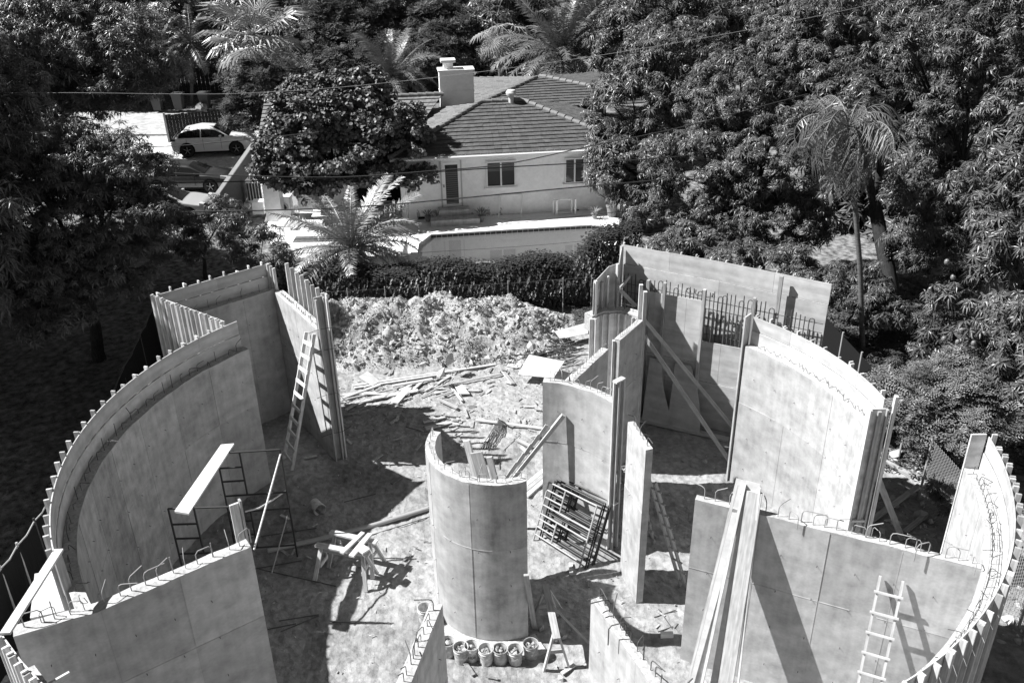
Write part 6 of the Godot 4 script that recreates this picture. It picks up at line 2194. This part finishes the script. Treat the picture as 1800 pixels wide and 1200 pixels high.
	var sh := [[1190, 440, -28.5, 60, 34, "dark leafy shrub behind the corner of the far form"], [1290, 452, -27.5, 60, 30, "dark leafy shrub behind the middle of the far form"], [1385, 470, -26.5, 55, 34, "dark leafy shrub behind the far form near the slim palm trunk"], [1440, 500, -25.5, 40, 30, "small shrub at the foot of the slim palm"], [1500, 500, -28, 50, 36, "leafy shrub between the slim palm and the thick trunk"], [1545, 540, -26.5, 40, 30, "low leafy shrub in front of the thick mango trunk"], [1600, 560, -27.5, 45, 30, "leafy shrub beside the thick mango trunk"], [1560, 655, -22, 45, 26, "low shrub behind the dark fabric fence"]]
	for q in sh:
		tree("garden_shrub", q[5], "shrub", PZ(q[0], q[1] + 20, q[2]), [lobe(q[0], q[1], q[2], q[3], q[4]), lobe(q[0] + 25, q[1] + 8, q[2], q[3] * 0.6, q[4] * 0.7)], L.mango1, M.leaf, 60, 0.2, 0.35, 0.04)
	var spots := []
	for k in 9000:
		var p := Vector3(rng.randf_range(8.6, 17.0), rng.randf_range(-0.14, 0.12), rng.randf_range(-32.0, -19.0))
		var s := rng.randf_range(0.12, 0.36)
		spots.append([Transform3D(Basis(UP, rng.randf() * TAU) * Basis.from_scale(Vector3.ONE * s), p), rng.randf_range(0.6, 1.3)])
	for k in 900:
		var p := Vector3(rng.randf_range(2.2, 4.4), rng.randf_range(-0.1, 0.3), rng.randf_range(-29.2, -27.5))
		spots.append([Transform3D(Basis(UP, rng.randf() * TAU) * Basis.from_scale(Vector3.ONE * rng.randf_range(0.1, 0.24)), p), rng.randf_range(0.6, 1.3)])
	var o := scatter("undergrowth", L.low, M.leaf, spots)
	o.set_meta("label", "low leafy ground cover under the mango trees")
	o.set_meta("category", "undergrowth")
	spots = []
	for k in 12000:
		var p := Vector3(rng.randf_range(-19.0, -8.6), -0.13, rng.randf_range(-33.0, -11.0))
		spots.append([Transform3D(Basis.from_euler(Vector3(rng.randf_range(-0.3, 0.3), rng.randf() * TAU, 0)) * Basis.from_scale(Vector3.ONE * rng.randf_range(0.06, 0.14)), p), rng.randf_range(0.5, 2.2)])
	o = scatter("leaf_litter", L.low, M.leaf, spots)
	o.set_meta("label", "dry fallen leaves over the dark yard")
	o.set_meta("category", "leaf litter")
	# ivy on the fence behind the earth heap
	var hd := thing("ivy_hedge", "ivy hedge smothering the fence behind the earth heap", "hedge", Vector3(-2, 0, -29.9))
	spots = []
	for k in 5200:
		var x := rng.randf_range(-8.6, 4.6)
		var top := 1.42 + 0.14 * sin(x * 1.7) + 0.2 * smoothstep(-4.0, 1.0, x) + (1.15 * smoothstep(2.0, 3.3, x))
		var y := rng.randf_range(0.0, 1.0)
		var z := -29.75 + 0.25 * sin(y * 3.0) + rng.randf_range(-0.15, 0.2)
		var h := y * top
		var out := Vector3(rng.randf_range(-0.4, 0.4), rng.randf_range(-0.2, 0.3), 1)
		if rng.randf() < 0.3:
			h = top + rng.randf_range(-0.1, 0.14)
			z = rng.randf_range(-30.7, -29.6)
			out = Vector3(rng.randf_range(-0.4, 0.4), 1, 0.5)
		elif h < 0.7 and rng.randf() < 0.75:
			continue
		out = out.normalized()
		var xx := UP.cross(out).normalized() if absf(out.y) < 0.9 else Vector3.RIGHT
		var s := rng.randf_range(0.14, 0.26)
		spots.append([Transform3D(Basis(xx * s, out.cross(xx) * s, out * s), Vector3(x, h, z)), rng.randf_range(0.6, 1.4)])
	scatter("ivy_leaves", L.ivy, M.ivy, spots, hd)
	var st := MB.new()
	for k in 40:
		var x := -8.4 + 0.32 * k
		st.tube([Vector3(x, -0.1, -30.1), Vector3(x + rng.randf_range(-0.2, 0.2), 0.9, -30.0), Vector3(x + rng.randf_range(-0.4, 0.4), 1.4, -30.1)], 0.02, 4, 0.008)
	part(hd, "stem", st, M.bark)
	# potted plant by the house, climbers on the chain link
	for q in [[1076, 380, 1.0, "potted plant with long strap leaves at the house end"], [752, 389, 0.5, "small potted plant left of the door steps".replace(" left of", " by")], [846, 389, 0.55, "small potted plant between the steps and the leaning frame"], [1045, 384, 0.5, "small potted plant beside the folded table"]]:
		strap_plant(P(q[0], q[1]), q[2], q[3])
	var cl := lobe(1640, 870, -16.6, 34, 34)
	tree("climbing_shrub", "leafy climber on the wire mesh fence beside the outermost wall", "shrub", P(1650, 905), [lobe(1655, 850, -17.2, 22, 30), lobe(1675, 880, -16.5, 20, 28)], L.mango0, M.leaf, 90, 0.13, 0.2, 0.03)
	# ---- rows of trees far behind, one after another
	var far := [[60, 10, -70, 0], [240, 20, -74, 1], [480, 30, -80, 0], [560, 10, -88, 1], [860, 40, -84, 0], [830, 100, -74, 0], [960, 20, -92, 1], [1120, 10, -86, 0], [1260, 5, -80, 1], [1400, 0, -70, 0], [1560, 0, -66, 1], [1700, 0, -58, 0], [1800, 30, -50, 1], [380, 0, -92, 0], [150, 0, -90, 1], [680, 0, -96, 0], [1330, -40, -96, 1], [1620, -40, -90, 0], [1000, -30, -104, 1], [0, -20, -84, 0], [800, -40, -110, 1], [430, -50, -112, 0], [1180, -50, -112, 1], [200, -60, -112, 0], [600, -60, -114, 1], [1480, -60, -108, 1], [1800, -50, -80, 0], [1540, 300, -40, 0], [1660, 330, -38, 0], [1780, 260, -36, 1]]
	for q in far:
		var c := PZ(q[0], q[1], q[2])
		var s := metres(c) * 105.0
		a = [[c, Vector3(s, s * 0.75, s * 0.8)], [c + Vector3(-s * 0.7, -s * 0.5, 0.5), Vector3(s, s, s) * 0.6], [c + Vector3(s * 0.7, -s * 0.4, 0.8), Vector3(s, s, s) * 0.62]]
		tree("far_tree", ["long-leaved tree in the wooded belt behind the houses", "feathery small-leaved tree in the wooded belt behind the houses"][q[3]], "tree", c, a, L.mango0 if q[3] == 0 else L.fine, M.leaf, 5.0, 0.8, 1.2, 0.25, null, ["long-leaved trees of the wooded belt", "feathery trees of the wooded belt"][q[3]])


func _ready() -> void:
	rng.seed = 12345
	var cam := Camera3D.new()
	cam.name = "camera"
	cam.fov = 42.3858
	cam.near = 0.1
	cam.far = 2000.0
	add_child(cam)
	cam.transform = Transform3D(Basis(RX, -RY, -RZ), CAM)
	cam.current = true
	var env := Environment.new()
	env.background_mode = Environment.BG_SKY
	var sm := ProceduralSkyMaterial.new()
	sm.sky_top_color = Color(0.33, 0.33, 0.33)
	sm.sky_horizon_color = Color(0.8, 0.8, 0.8)
	sm.ground_horizon_color = Color(0.4, 0.4, 0.4)
	sm.ground_bottom_color = Color(0.2, 0.2, 0.2)
	sm.sun_angle_max = 0.0
	var sky := Sky.new()
	sky.sky_material = sm
	env.sky = sky
	env.background_energy_multiplier = 0.5
	env.tonemap_mode = Environment.TONE_MAPPER_LINEAR
	env.tonemap_exposure = 2.08
	env.sdfgi_enabled = true
	env.ssao_enabled = true
	env.ssil_enabled = true
	var we := WorldEnvironment.new()
	we.environment = env
	add_child(we)
	var sun := DirectionalLight3D.new()
	sun.name = "sun"
	sun.light_energy = 1.5
	sun.light_color = Color(1, 1, 1)
	sun.light_angular_distance = 0.5
	sun.shadow_enabled = true
	add_child(sun)
	var el := deg(47.0)
	var az := deg(3.0)
	sun.look_at_from_position(Vector3.ZERO, Vector3(cos(el) * cos(az), -sin(el), cos(el) * sin(az)), UP)
	make_materials()
	make_hooks()
	build_ground()
	build_walls()
	build_mound()
	build_house()
	build_cars()
	build_fences()
	build_props()
	build_plants()
